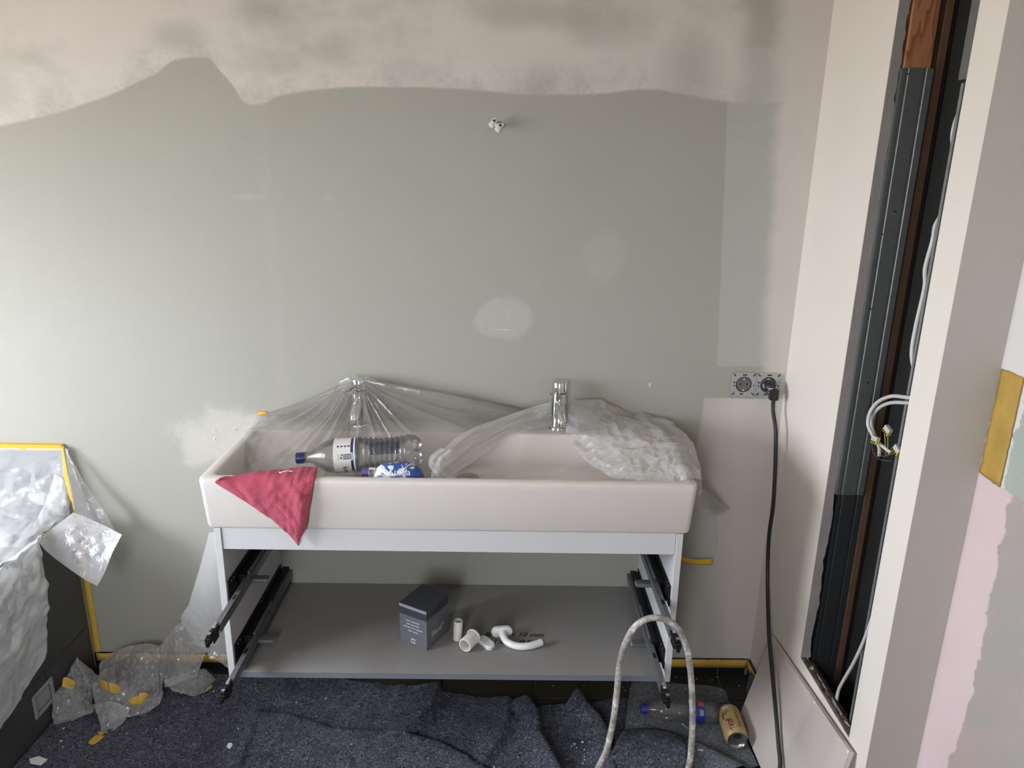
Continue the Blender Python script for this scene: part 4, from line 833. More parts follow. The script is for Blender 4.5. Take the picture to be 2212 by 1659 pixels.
# ---------------------------------------------------------------- painter's felt on the floor
def ridge(x, y, pl, h, w0, w1):            # raised fold along a polyline: w0 left of its direction, w1 right
    best = None
    for (x0, y0), (x1, y1) in zip(pl[:-1], pl[1:]):
        dx, dy = x1 - x0, y1 - y0; L2 = dx * dx + dy * dy; t_ = ((x - x0) * dx + (y - y0) * dy) / L2; tc = min(1, max(0, t_))
        ex, ey = x - (x0 + tc * dx), y - (y0 + tc * dy); d = math.hypot(ex, ey); sgn = dx * ey - dy * ex
        if best is None or d < best[0]: best = (d, sgn)
    d, sgn = best; w = w0 if sgn > 0 else w1
    return h * math.exp(-(d / w) ** 2)
def fpx(l): return [tuple(at(a, b_, z=0.0)[:2]) for a, b_ in l]
RIDGES = [(fpx([(626, 1495), (592, 1520), (559, 1540), (544, 1602), (517, 1654), (490, 1720)]), 0.014, 0.010, 0.06),
          (fpx([(800, 1500), (793, 1512), (760, 1552), (721, 1583)]), 0.012, 0.05, 0.008),
          (fpx([(863, 1484), (858, 1510), (845, 1535)]), 0.009, 0.04, 0.007),
          (fpx([(948, 1500), (930, 1545), (905, 1575), (875, 1594)]), 0.026, 0.008, 0.07),
          (fpx([(611, 1556), (698, 1578), (718, 1590), (800, 1592), (873, 1598), (950, 1618), (1010, 1650)]), 0.016, 0.010, 0.10),
          (fpx([(1100, 1522), (1097, 1542), (1094, 1580), (1063, 1628)]), 0.016, 0.009, 0.05),
          (fpx([(1126, 1557), (1085, 1605), (1040, 1665)]), 0.012, 0.008, 0.04),
          (fpx([(1140, 1526), (1158, 1553), (1162, 1598), (1182, 1632), (1200, 1665), (1225, 1720)]), 0.034, 0.013, 0.045),
          (fpx([(1249, 1510), (1264, 1539), (1293, 1567), (1310, 1600), (1325, 1670)]), 0.036, 0.010, 0.050),
          (fpx([(760, 1660), (735, 1620), (728, 1592)]), 0.008, 0.03, 0.008),
          (fpx([(905, 1660), (915, 1615)]), 0.008, 0.03, 0.008)]
edge_px = [(520, 1463), (640, 1464), (740, 1468), (800, 1479), (900, 1490), (960, 1497), (1100, 1520), (1160, 1529), (1200, 1528), (1222, 1531), (1240, 1512), (1250, 1503), (1264, 1522), (1280, 1522), (1320, 1514), (1360, 1512)]
EX = [(-1.186, -0.055), (-1.0, -0.040), (-0.80, -0.035)] + fpx(edge_px) + [(0.62, -0.12)]
ex_, ey_ = np.array([p[0] for p in EX]), np.array([p[1] for p in EX]); k_ = np.argsort(ex_); ex_, ey_ = ex_[k_], ey_[k_]
nu, nv = 330, 130; P = np.zeros((nv, nu, 3))
for j in range(nu):
    x = -1.186 + (0.60 + 1.186) * j / (nu - 1); ye = float(np.interp(x, ex_, ey_)) + 0.004 * noise.noise(Vector((x * 30, 0, 0)))
    for i in range(nv):
        v_ = (i / (nv - 1)) ** 1.5; y = ye + (-1.7 - ye) * v_
        if y < -0.75: h = 0.0
        else: h = max([ridge(x, y, *r) for r in RIDGES]) + 0.25 * sum(ridge(x, y, *r) for r in RIDGES[3:6])
        h += 0.0045 * (0.5 + noise.noise(Vector((x * 9, y * 9, 1.0)))) + 0.0022 * noise.noise(Vector((x * 30, y * 30, 5)))
        P[i, j] = (x, y, 0.0035 + max(0.0, h))
MB_felt = MB().grid(P); felt = MB_felt.build('floor_felt', M['felt'], None, 60, 0.003)
tag(felt, 'large wrinkled navy felt sheet covering the floor', 'felt sheet')
FELT = P
def felt_z(x, y):
    d = (FELT[..., 0] - x) ** 2 + (FELT[..., 1] - y) ** 2; k = np.unravel_index(np.argmin(d), d.shape); return float(FELT[k][2]) + 0.0015
Lr = cr1(np.array(fpx([(1362, 1478), (1356, 1530), (1347, 1596), (1335, 1659), (1322, 1760)])), 60); Rr = cr1(np.array(fpx([(1540, 1486), (1566, 1500), (1577, 1530), (1600, 1585), (1640, 1659)])[:5] ), 60)
Rr = Rr[:, :2]; P = np.zeros((60, 70, 3))
for i in range(60):
    for j in range(70):
        t_ = j / 69; p = Lr[i] * (1 - t_) + np.array(Rr[i]) * t_
        p[1] += (0.010 * (2 * t_ - 1) ** 8 * -1) if i < 6 else 0
        h = ridge(p[0], p[1], fpx([(1450, 1600), (1510, 1625), (1580, 1659), (1620, 1680)]), 0.018, 0.012, 0.06) + ridge(p[0], p[1], fpx([(1400, 1480), (1410, 1520)]), 0.004, 0.02, 0.02)
        P[i, j] = (p[0], p[1], 0.017 - 0.010 * min(1, t_ * 1.6) + h + 0.004 * noise.noise(Vector((p[0] * 10, p[1] * 10, 4))) + 0.004 * t_ * t_)
P[..., 2] = np.maximum(P[..., 2], 0.0035)
FELT2 = P
tag(MB().grid(P).build('floor_felt', M['felt_grey'], None, 60, 0.003), 'smoother grey felt piece under the bottle and the can', 'felt sheet')
Lr = cr1(np.array(fpx([(1346, 1598), (1385, 1592), (1440, 1598), (1474, 1612)])), 30); Rr = cr1(np.array(fpx([(1300, 1700), (1370, 1720), (1440, 1720), (1488, 1720)])), 30)
P = np.zeros((24, 30, 3))
for i in range(24):
    for j in range(30):
        t_ = i / 23; p = Lr[j] * (1 - t_) + Rr[j] * t_; P[i, j] = (p[0], p[1], 0.030 + 0.022 * math.sin(math.pi * min(1, t_ * 1.3)) + 0.004 * noise.noise(Vector((p[0] * 25, p[1] * 25, 6))))
tag(MB().grid(P).build('floor_felt', M['felt'], None, 60, 0.004), 'dark folded felt corner lying over the grey felt', 'felt sheet')
P = patch(np.array([[(0.936, -0.060, 0.052), (0.934, -0.10, 0.056), (0.931, -0.15, 0.050)], [(0.930, -0.062, 0.028), (0.924, -0.10, 0.030), (0.916, -0.15, 0.028)], [(0.922, -0.075, 0.006), (0.912, -0.11, 0.006), (0.900, -0.16, 0.006)]]), 14, 18)
for j in range(18): P[0, j, 2] += 0.006 * (nrg.random() - 0.3)
tag(MB().grid(P).build('felt_scrap', M['felt'], None, 50, 0.003), 'small frayed felt scrap in the corner behind the leaning board', 'felt scrap')

# ---------------------------------------------------------------- crumpled film pile on the floor
pile = thing('film_bundle', 'crumpled dusty plastic film heaped on the felt by the bath', 'plastic film')
def lump(rows, n, m_, amp, s, seed, name, mat='film_dusty', th=10):
    P = patch(pxgrid(rows), int(n * 0.8), int(m_ * 0.8)); Q = facets(crumple(P, amp * 1.5, s * 0.85, seed), 0.0022); Q[..., 2] = np.maximum(Q[..., 2], 0.009); Q[..., 0] = np.maximum(Q[..., 0], BX + 0.008); Q[..., 1] = np.minimum(Q[..., 1], -0.014)
    return MB().grid(Q).build(name, M[mat], pile, th)
lump([[(140, 1440, -0.13), (152, 1418, -0.10), (175, 1425, -0.10), (205, 1446, -0.10), (222, 1462, -0.10)],
      [(122, 1480, -0.20), (150, 1470, -0.17), (178, 1470, -0.16), (200, 1478, -0.15), (222, 1490, -0.13)],
      [(108, 1510, -0.24), (135, 1515, -0.23), (165, 1512, -0.22), (190, 1508, -0.20), (205, 1505, -0.17)],
      [(108, 1545, -0.26), (130, 1550, -0.26), (150, 1545, -0.25), (175, 1535, -0.24), (202, 1525, -0.22)],
      [(116, 1574, -0.275), (132, 1574, -0.272), (150, 1560, -0.262), (175, 1548, -0.25), (200, 1536, -0.235)]], 44, 44, 0.0105, 22, 61.0, 'left_lump')
lump([[(215, 1425, -0.07), (255, 1400, -0.06), (310, 1388, -0.055), (350, 1395, -0.06), (365, 1415, -0.08)],
      [(208, 1458, -0.12), (250, 1440, -0.12), (300, 1430, -0.12), (340, 1432, -0.12), (358, 1450, -0.12)],
      [(198, 1490, -0.18), (245, 1484, -0.19), (295, 1478, -0.18), (335, 1472, -0.17), (354, 1480, -0.15)],
      [(206, 1530, -0.235), (240, 1530, -0.24), (285, 1530, -0.235), (325, 1515, -0.21), (352, 1500, -0.18)],
      [(215, 1562, -0.275), (235, 1555, -0.265), (280, 1548, -0.250), (315, 1540, -0.235), (345, 1520, -0.205)]], 50, 54, 0.011, 20, 71.0, 'middle_lump')
lump([[(200, 1520, -0.22), (240, 1515, -0.235), (282, 1530, -0.24)], [(210, 1550, -0.26), (240, 1548, -0.268), (270, 1556, -0.265)], [(218, 1575, -0.29), (232, 1580, -0.292), (252, 1572, -0.285)], [(216, 1588, -0.302), (224, 1592, -0.304), (234, 1590, -0.302)]], 30, 26, 0.006, 26, 81.0, 'pointed_tail')
lump([[(345, 1395, -0.075), (372, 1362, -0.07), (398, 1345, -0.07), (428, 1385, -0.09)], [(350, 1430, -0.10), (378, 1415, -0.11), (405, 1410, -0.10), (445, 1400, -0.10)], [(352, 1465, -0.13), (385, 1455, -0.14), (412, 1445, -0.13), (436, 1430, -0.12)], [(356, 1484, -0.16), (388, 1474, -0.15), (410, 1468, -0.14), (424, 1464, -0.135)]], 34, 34, 0.006, 15, 91.0, 'upright_sheet')
lump([[(352, 1470, -0.14), (400, 1455, -0.12), (440, 1445, -0.09), (456, 1455, -0.075)], [(362, 1482, -0.15), (405, 1475, -0.14), (445, 1465, -0.11), (464, 1468, -0.09)], [(370, 1490, -0.15), (408, 1496, -0.145), (442, 1492, -0.12), (458, 1478, -0.10)], [(392, 1494, -0.152), (415, 1504, -0.148), (438, 1500, -0.13), (452, 1488, -0.112)]], 26, 30, 0.004, 18, 101.0, 'flat_tail')
def tape_bit(rows, name='tape_piece', mat='tape'):
    P = patch(pxgrid(rows), 10, 14); P[..., 2] = np.maximum(P[..., 2], 0.011); P[..., 0] = np.maximum(P[..., 0], BX + 0.012)
    return MB().grid(P).build(name, M[mat], pile, 50, 0.0008)
tape_bit([[(126, 1466, -0.185), (142, 1463, -0.18), (160, 1470, -0.17), (163, 1474, -0.17)], [(121, 1474, -0.19), (138, 1474, -0.19), (152, 1478, -0.18), (161, 1484, -0.175)], [(128, 1480, -0.195), (140, 1486, -0.195), (150, 1488, -0.19), (157, 1492, -0.18)]])
tape_bit([[(214, 1470, -0.250), (224, 1470, -0.262), (232, 1476, -0.27)], [(214, 1480, -0.255), (224, 1482, -0.268), (233, 1488, -0.275)], [(216, 1488, -0.258), (226, 1490, -0.268), (233, 1497, -0.275)]])
tape_bit([[(234, 1474, -0.277), (246, 1477, -0.274), (258, 1481, -0.266)], [(236, 1486, -0.280), (250, 1489, -0.277), (261, 1492, -0.268)], [(236, 1496, -0.281), (250, 1499, -0.278), (261, 1497, -0.270)]])
tape_bit([[(277, 1512, -0.270), (286, 1506, -0.268), (300, 1504, -0.262)], [(281, 1518, -0.272), (290, 1513, -0.270), (300, 1510, -0.264)], [(288, 1523, -0.275), (294, 1520, -0.272), (299, 1518, -0.268)]])
tape_bit([[(300, 1498, -0.262), (312, 1496, -0.256), (322, 1499, -0.25)], [(298, 1508, -0.268), (310, 1508, -0.262), (316, 1510, -0.256)], [(290, 1524, -0.276), (302, 1523, -0.27), (309, 1518, -0.264)]])
tape_bit([[(454, 1474, -0.095), (457, 1478, -0.095), (459, 1484, -0.1)], [(449, 1486, -0.115), (454, 1488, -0.11), (458, 1491, -0.108)], [(438, 1500, -0.132), (447, 1499, -0.125), (454, 1496, -0.115)]])
tape_bit([[(214, 1580, -0.296), (220, 1584, -0.30), (229, 1588, -0.302)], [(213, 1590, -0.304), (219, 1597, -0.308), (226, 1596, -0.307)], [(216, 1600, -0.312), (217, 1603, -0.314), (222, 1604, -0.314)]])
tape_bit([[(210, 1599, -0.31), (219, 1602, -0.313), (229, 1606, -0.315)], [(200, 1614, -0.328), (209, 1620, -0.332), (220, 1622, -0.333)], [(194, 1627, -0.343), (200, 1632, -0.347), (206, 1636, -0.350)]])

# ---------------------------------------------------------------- things in and on the basin
def bottle(t_, o, ax, prof, n, mat):
    return MB().lathe(prof, o, ax, n).build('bottle_shell', M[mat], t_, 50)
b1 = thing('plastic_bottle', 'clear ribbed plastic bottle with white label lying in the basin', 'bottle')
p0 = at(640, 990, y=-0.270); p1 = at(911, 974, y=-0.245); ax = p1 - p0; LEN = float(np.linalg.norm(ax)); ax /= LEN; RB1 = 0.0455
prof = [(0.012, 0.004), (0.0125, 0.022), (0.0150, 0.026), (0.0150, 0.028), (0.0125, 0.030), (0.018, 0.042), (0.030, 0.060), (0.041, 0.078), (RB1, 0.095), (RB1, 0.100), (RB1 - 0.0008, 0.104), (RB1 - 0.0008, 0.152), (RB1, 0.156), (RB1 + 0.0005, 0.168)]
for k in range(9):
    z = 0.174 + 0.0135 * k; waist = 0.004 * math.sin(math.pi * k / 8) ; prof += [(RB1 - 0.0045 - waist, z), (RB1 - waist * 0.7, z + 0.0065)]
prof += [(RB1, LEN - 0.030), (RB1 - 0.003, LEN - 0.016), (RB1 - 0.012, LEN - 0.004), (0.026, LEN), (0.016, LEN - 0.006), (0.006, LEN - 0.014), (0.0, LEN - 0.015)]
bottle(b1, p0, ax, prof, 48, 'pet')
up_ = np.array([0, 0, 1.0]); up_ -= ax * (up_ @ ax); up_ /= np.linalg.norm(up_); side = np.cross(ax, up_)   # side points to the room (-y) or away
if side[1] > 0: side = -side
def on_b1(h, s, r):                        # h along the bottle, s around it (metres, 0 = facing the room, + up)
    a = s / r; return p0 + ax * h + r * (math.cos(a) * side + math.sin(a) * up_)
for k in range(5):                          # five petal feet at the base
    a = 2 * math.pi * k / 5; c_ = p0 + ax * (LEN - 0.010) + 0.024 * (math.cos(a) * side + math.sin(a) * up_)
    MB().lathe([(0.0, 0.012), (0.009, 0.009), (0.0125, 0.0), (0.0125, -0.012)], c_, ax, 14).build('foot', M['pet'], b1, 60)
MB().lathe([(0.0, 0.0), (0.0135, 0.0), (0.0150, 0.0015), (0.0150, 0.0165), (0.0142, 0.0185), (0.0142, 0.022)], p0, ax, 30).build('cap', M['navy'], b1, 40)
RL = RB1 + 0.0004
lab = MB().lathe([(RL, 0.102), (RL, 0.150)], p0, ax, 48).build('label', M['label_white'], b1, 60)
MB().lathe([(RL + 0.0002, 0.1465), (RL + 0.0002, 0.1535)], p0, ax, 48).build('label_stripe', M['navy'], lab, 60)
MB().lathe([(RL + 0.0004, 0.1535), (RL + 0.0004, 0.1570)], p0, ax, 48).build('label_border', M['print_white'], lab, 60)
RT1 = RL + 0.0006
def strip1(h0, h1, s0, s1, name, mat, par, r=RT1):
    P = np.array([[on_b1(h, s0 + (s1 - s0) * j / 8, r) for j in range(9)] for h in (h0, h1)]); return MB().grid(P).build(name, M[mat], par)
strip1(0.1265, 0.1515, 0.004, 0.024, 'barcode_field', 'print_white', lab, RT1 + 0.0001)
m = MB(); h = 0.1275
for k in range(15):
    w = (0.0007, 0.0014, 0.0005)[k % 3]
    m.grid(np.array([[on_b1(q, 0.006 + 0.016 * j / 6, RT1 + 0.0003) for j in range(7)] for q in (h, h + w)])); h += w + (0.0008, 0.0005)[k % 2]
m.build('barcode', M['ink'], lab)
text_on('lettering', 'ürk', 0.019, lambda u, v_: on_b1(0.135 - v_, -0.038 + u, RT1 + 0.0002), M['ink'], lab)
for k, (h_, s0, s1) in enumerate(((0.1200, 0.008, 0.020), (0.1235, 0.016, 0.021), (0.1215, 0.009, 0.0135), (0.1145, 0.006, 0.022))):
    strip1(h_, h_ + (0.003 if k in (1, 2) else 0.0008), s0, s1, 'symbol', 'ink', lab)
for k in range(4): strip1(0.112 + 0.009 * k, 0.117 + 0.009 * k, 0.040, 0.044, 'small_print', 'ink', lab)
P = np.array([[p0 + ax * h_ + (RB1 - 0.0085) * (math.cos(a) * side + math.sin(a) * up_) for a in np.linspace(math.radians(150), math.radians(205), 10)] for h_ in (0.186, 0.268)])
MB().grid(P).build('back_label', M['navy'], b1, 60, 0.0004)

pk = thing('product_pack', 'blue and white printed squeeze pack in the basin behind its front rim', 'packet')
kc = np.array([-0.129, -0.378, 0.8445]); kr = 0.0425
m = MB(); ringsk = []
for i in range(15):
    u = i / 14; x = -0.066 + 0.132 * u; r = kr * (max(0.0, 1 - abs(2 * u - 1) ** 3.2)) ** 0.6 + 0.004
    ringsk.append([(kc[0] + x, kc[1] + 0.62 * r * math.cos(2 * math.pi * k / 28), kc[2] + r * math.sin(2 * math.pi * k / 28)) for k in range(28)])
m.rings(ringsk); m.build('pack_body', M['pack'], pk, 50)
def on_pk(u, v_):
    x = -0.020 + u; uu = (x + 0.066) / 0.132; r = kr * (max(0.0, 1 - abs(2 * uu - 1) ** 3.2)) ** 0.6 + 0.0046; a = math.radians(148) - v_ / 0.034
    return (kc[0] + x, kc[1] - 0.63 * r * math.sin(a - math.pi / 2) * 1.0, kc[2] + r * math.cos(a - math.pi / 2))
text_on('lettering', 'Kubala', 0.019, on_pk, M['print_white'], pk)
rg = [[(kc[0] - 0.060 - q, kc[1] + 0.012 * math.cos(2 * math.pi * k / 16) * s_, kc[2] + 0.020 + 0.012 * math.sin(2 * math.pi * k / 16) * s_) for k in range(16)] for q, s_ in ((-0.004, 1.0), (0.012, 1.0), (0.012, 0.9), (0.030, 0.9), (0.031, 0.2))]
m = MB(); m.rings(rg[:2], True, True); m.build('neck_label', M['label_white'], pk)
m = MB(); m.rings(rg[2:], True, True); m.build('neck_cap', M['purple'], pk)
for k in range(4): MB().box(kc[0] - 0.0615 - 0.003 * k, kc[0] - 0.0605 - 0.003 * k, kc[1] - 0.0128, kc[1] - 0.006, kc[2] + 0.016, kc[2] + 0.030).build('small_print', M['ink'], pk)

rows3 = [[at(482, 1034, z=0.874), at(545, 1022, z=0.876), at(610, 1016, z=0.878), at(655, 1010, z=0.880), at(686, 1012, z=0.876)],
         [at(474, 1036, z=0.8735), at(540, 1030, z=0.8755), at(612, 1028, z=0.8765), at(655, 1024, z=0.8775), at(684, 1026, z=0.8735)],
         [at(467, 1043, y=-0.4465), at(538, 1044, y=-0.4485), at(608, 1044, y=-0.4485), at(650, 1043, y=-0.4495), at(678, 1042, y=-0.4465)],
         [at(506, 1066, y=-0.4475), at(560, 1070, y=-0.4545), at(620, 1072, y=-0.4535), at(648, 1072, y=-0.4585), at(673, 1072, y=-0.4475)],
         [at(548, 1094, y=-0.4475), at(590, 1100, y=-0.4530), at(630, 1104, y=-0.4560), at(650, 1106, y=-0.4595), at(667, 1104, y=-0.4475)],
         [at(592, 1124, y=-0.4465), at(612, 1130, y=-0.4510), at(638, 1136, y=-0.4560), at(652, 1138, y=-0.4550), at(662, 1136, y=-0.4465)],
         [at(624, 1153, y=-0.4465), at(632, 1157, y=-0.4490), at(641, 1160, y=-0.4520), at(647, 1158, y=-0.4500), at(652, 1156, y=-0.4470)],
         [at(641, 1172, y=-0.4475), at(642.5, 1174, y=-0.4480), at(644, 1176, y=-0.4490), at(645.5, 1177, y=-0.4490), at(647, 1176, y=-0.4490)]]
P = patch(np.array(rows3), 90, 70); N = normals(P)
for i in range(90):
    for j in range(70):
        q = P[i, j]; h = 0.0058 * noise.noise(Vector((q[0] * 32 + q[2] * 20, q[2] * 10, 2))) + 0.0030 * noise.noise(Vector((q[0] * 60 - q[2] * 25, q[2] * 30, 7))) + 0.0011 * noise.noise(Vector(q * 330)) + 0.0008 * noise.noise(Vector(q * 700))
        P[i, j] = q + np.array([0, -1, 0.15]) * (abs(h) + 0.0008 if i > 20 else 0) + (np.array([0, 0, 1.0]) * abs(h) if i <= 20 else 0)
tag(MB().grid(P).build('cleaning_cloth', M['terry'], None, 80, 0.0028), 'pink terry cleaning cloth hung over the front rim of the basin', 'cloth')
m = MB()
for k in range(12):
    q = at(605 + 2.4 * k, 1022 - 0.4 * k + rng.uniform(-1.5, 1.5), z=0.8795); m.lathe([(0.0, 0.0), (0.0024, 0.0008), (0.0015, 0.0024), (0.0, 0.003)], q, (rng.uniform(-0.3, 0.3), -0.2, 1), 6)
m.build('plaster_smear', M['chip'], bpy.data.objects['cleaning_cloth'])

# ---------------------------------------------------------------- things on the cabinet shelf
ZS = 0.3217
bx_ = thing('carton', 'small slate grey gift carton standing on the cabinet shelf', 'box')
F0 = np.array([-0.071, -0.337]); e1 = np.array([-0.078, 0.044]); e1 = e1 / np.linalg.norm(e1); e2 = np.array([-e1[1], e1[0]]) * -1.0
if e2[1] < 0: e2 = -e2
W1, W2, HB = 0.090, 0.107, 0.1225
def bpt(a, b_, z): p = F0 + e1 * a + e2 * b_; return (p[0], p[1], ZS + z)
def bbox_(a0, a1, b0, b1_, z0, z1):
    v = [bpt(a, b_, z) for z in (z0, z1) for b_ in (b0, b1_) for a in (a0, a1)]
    return MB().add(v, [(0, 2, 3, 1), (4, 5, 7, 6), (0, 1, 5, 4), (2, 6, 7, 3), (0, 4, 6, 2), (1, 3, 7, 5)])
bbox_(0, W1, 0, W2, 0.0005, 0.090).build('carton_body', M['box_grey'], bx_)
bbox_(0.0006, W1 - 0.0006, 0.0006, W2 - 0.0006, 0.090, 0.1115).build('carton_band', M['box_dark'], bx_)
ld = bbox_(-0.0003, W1 + 0.0003, -0.0003, W2 + 0.0003, 0.1115, HB).build('carton_lid', M['box_lid'], bx_)
bbox_(0.0, W1, -0.0009, -0.0003, 0.1125, HB - 0.001).build('lid_edge', M['box_rim'], ld)
def face1(u, v_): return bpt(W1 - u, -0.0009, v_)
def letters(words, z, h, name):            # illegible small print: rows of letter-sized strokes
    m = MB(); tot = sum(len(w_) for w_ in words) + (len(words) - 1); st = 0.0028; u = W1 / 2 - tot * st / 2
    for w_ in words:
        for ch in w_:
            hh = h * (0.8 + 0.2 * rng.random()); m.add([face1(u, z), face1(u + st * 0.72, z), face1(u + st * 0.72, z + hh), face1(u, z + hh)], [(0, 1, 2, 3)]); u += st
        u += st
    m.build(name, M['print_white'], bx_)
for (wl_, z) in ((['11111', '1111111111'], 0.0735), (['1111', '1111', '11111'], 0.0635), (['11111111', '11', '11', '1111111'], 0.0535), (['11111', '111111'], 0.0430)): letters(wl_, z, 0.0031, 'small_print')
m = MB(); m.add([face1(0.038, 0.008), face1(0.052, 0.008), face1(0.052, 0.023), face1(0.038, 0.023)], [(0, 1, 2, 3)]); sq = m.build('print_square', M['print_grey'], bx_)
m = MB(); m.add([bpt(W1 - u, -0.0013, v_) for u, v_ in ((0.0405, 0.012), (0.0495, 0.012), (0.0495, 0.0185), (0.0405, 0.0185))], [(0, 1, 2, 3)]); m.build('print_mark', M['box_grey'], sq)
text_on('lettering', 'Bland°', 0.023, lambda u, v_: bpt(-0.0008, 0.022 + u, 0.030 + v_), M['print_grey'], bx_, 0, 'LEFT', 0.0003)

def ztube(name, c, ax, L, ro, ri, label, mat='cream_plastic'):
    m = MB(); m.lathe([(ri, 0.004), (ro * 0.2, 0.004), (0.0, 0.004)], c, ax, 28)
    m.lathe([(0.0, 0.0), (ro - 0.001, 0.0), (ro, 0.001), (ro, L - 0.001), (ro - 0.0006, L), (ri, L), (ri, 0.004)], c, ax, 28)
    return m
t_ = thing('plastic_sleeve', 'tall cream plastic tube standing beside the grey carton', 'tube')
ztube('', (0.0085, -0.283, ZS), (0.05, 0.0, 1), 0.060, 0.0125, 0.0100, '').build('tube_wall', M['cream_plastic'], t_, 40)
MB().lathe([(0.0, 0.0), (0.0028, 0.0), (0.0028, 0.0006)], (0.0105, -0.283, ZS + 0.0045), (0.05, 0, 1), 12).build('tube_hole', M['hole'], t_)
t_ = thing('plastic_sleeve', 'wide cream plastic cup lying open towards the front', 'tube')
dcup = np.array([0.030, 0.052, 0.0]); dcup /= np.linalg.norm(dcup)
ztube('', np.array([0.0555, -0.2985, ZS + 0.0195]), -dcup, 0.046, 0.0190, 0.0155, '').build('cup_wall', M['cream_plastic'], t_, 40)
MB().lathe([(0.0185, 0.0), (0.0215, 0.0), (0.0215, 0.0045), (0.0185, 0.0045)], np.array([0.0555, -0.2985, ZS + 0.0218]), -dcup, 28).build('cup_flange', M['cream_plastic'], t_, 40)
def stadium(L, R, n=10):
    out = [(L / 2 - R + R * math.cos(a), R * math.sin(a)) for a in np.linspace(-math.pi / 2, math.pi / 2, n)]
    return out + [(-L / 2 + R + R * math.cos(a), R * math.sin(a)) for a in np.linspace(math.pi / 2, 3 * math.pi / 2, n)]
def stad_solid(c, ux, uy, uz, L, R, T):
    c, ux, uy, uz = map(np.array, (c, ux, uy, uz)); rg = []
    for z, s in ((0, 0.94), (0.0012, 1.0), (T - 0.003, 1.0), (T - 0.001, 0.955), (T, 0.88)):
        rg.append([tuple(c + ux * (x * (1 - (1 - s) * 0.4)) + uy * (y * s) + uz * z) for x, y in stadium(L, R)])
    return MB().rings(rg)
dcap = np.array([0.60, -0.80, 0.0]); scap = np.array([0.80, 0.60, 0.0])
t_ = thing('handle_cover', 'white oval cover cap lying between the cup and the window handle', 'cap')
stad_solid((0.0905, -0.308, ZS + 0.0005), dcap, scap, (0, 0, 1), 0.058, 0.0145, 0.0125).build('cap_shell', M['white_plastic'], t_, 40)
MB().lathe([(0.0022, 0.0), (0.0022, 0.001), (0.0, 0.001)], np.array([0.0905, -0.308, ZS + 0.006]) + dcap * 0.0285, dcap, 10).build('screw_hole', M['socket_core'], t_)
t_ = thing('window_handle', 'white curved window handle with oval plate on the shelf', 'handle')
stad_solid((0.132, -0.262, ZS + 0.0165), (0.985, 0.17, 0), (0, 0, 1), (0.17, -0.985, 0), 0.060, 0.0155, 0.0125).build('rosette', M['white_plastic'], t_, 40)
path = bez([(0.136, -0.268, ZS + 0.0150), (0.139, -0.290, ZS + 0.0135), (0.150, -0.312, ZS + 0.0118), (0.176, -0.3265, ZS + 0.0108), (0.210, -0.3245, ZS + 0.0105), (0.243, -0.3080, ZS + 0.0105)], 30)
MB().tube(path, [0.0118 - 0.0018 * min(1, k / 8) for k in range(30)], 20).build('lever', M['white_plastic'], t_, 50)

# ---------------------------------------------------------------- hose, board, bottle and can on the right
hp = [tuple(at(a, b_, y=c)) for a, b_, c in ((1292, 1659, -0.60), (1310, 1620, -0.605), (1324, 1560, -0.61), (1332, 1500, -0.615), (1338, 1440, -0.62), (1350, 1392, -0.625), (1372, 1354, -0.63), (1402, 1336, -0.63), (1434, 1337, -0.63), (1461, 1354, -0.625), (1479, 1385, -0.62), (1489, 1430, -0.615), (1494, 1480, -0.61), (1496, 1550, -0.605), (1493, 1615, -0.60), (1487, 1659, -0.60))]
a0, a1 = np.array(hp[0]), np.array(hp[-1])
hp = [(a0[0] - 0.30, -1.20, 0.018), (a0[0] - 0.12, -0.80, 0.022), tuple(a0 + np.array([-0.045, -0.02, -0.10]))] + hp + [tuple(a1 + np.array([-0.018, -0.01, -0.10])), (a1[0] - 0.06, -0.72, 0.024), (a1[0] - 0.10, -1.20, 0.018)]
tag(MB().tube(bez(hp, 160), 0.0074, 14).build('hose', M['hose'], None, 60), 'plaster-spattered grey hose arching up in front of the cabinet', 'hose')
pb = thing('plasterboard_offcut', 'beige plasterboard offcut leaning against the right wall', 'board')
MB().prism([TB + BN * 0.012, RB + BN * 0.012, BB + BN * 0.012, LB + BN * 0.012], -BN * 0.0012).build('face_paper', M['board_face'], pb)
MB().prism([TB + BN * 0.0108, RB + BN * 0.0108, BB + BN * 0.0108, LB + BN * 0.0108], -BN * 0.0105).build('board_core', M['board_edge'], pb)
for (a, w_) in ((0.62, 0.008), (0.985, 0.012)):
    q = TB + (RB - TB) * a + BN * 0.0125; m = MB(); m.add([q, q + (RB - TB) * 0.012, q + (RB - TB) * 0.014 + (LB - TB) * 0.03, q + (LB - TB) * 0.025 - (RB - TB) * 0.002], [(0, 1, 2, 3)]); m.build('torn_paper', M['chip'], pb, None, 0.0008)

b2 = thing('plastic_bottle', 'small clear bottle with blue cap and blue label on the floor', 'bottle')
q0 = at(1384, 1531, z=0.046); q1 = at(1548, 1541, z=0.046); ax2 = q1 - q0; L2 = float(np.linalg.norm(ax2)); ax2 /= L2; r2 = 0.0305
prof = [(0.0115, 0.004), (0.0118, 0.020), (0.0135, 0.023), (0.012, 0.025), (0.022, 0.038), (0.0295, 0.054), (r2, 0.068), (0.0285, 0.083), (0.0262, 0.095), (0.0285, 0.108), (r2, 0.120), (r2, L2 * 0.80)]
for k in range(3): z = L2 * 0.82 + 0.009 * k; prof += [(r2 - 0.002, z), (r2, z + 0.0045)]
prof += [(r2 - 0.002, L2 - 0.006), (0.020, L2), (0.0, L2 - 0.006)]
bottle(b2, q0, ax2, prof, 36, 'pet_dusty')
MB().lathe([(0.0, 0.0), (0.0128, 0.0), (0.014, 0.001), (0.014, 0.019)], q0, ax2, 26).build('cap', M['blue'], b2, 40)
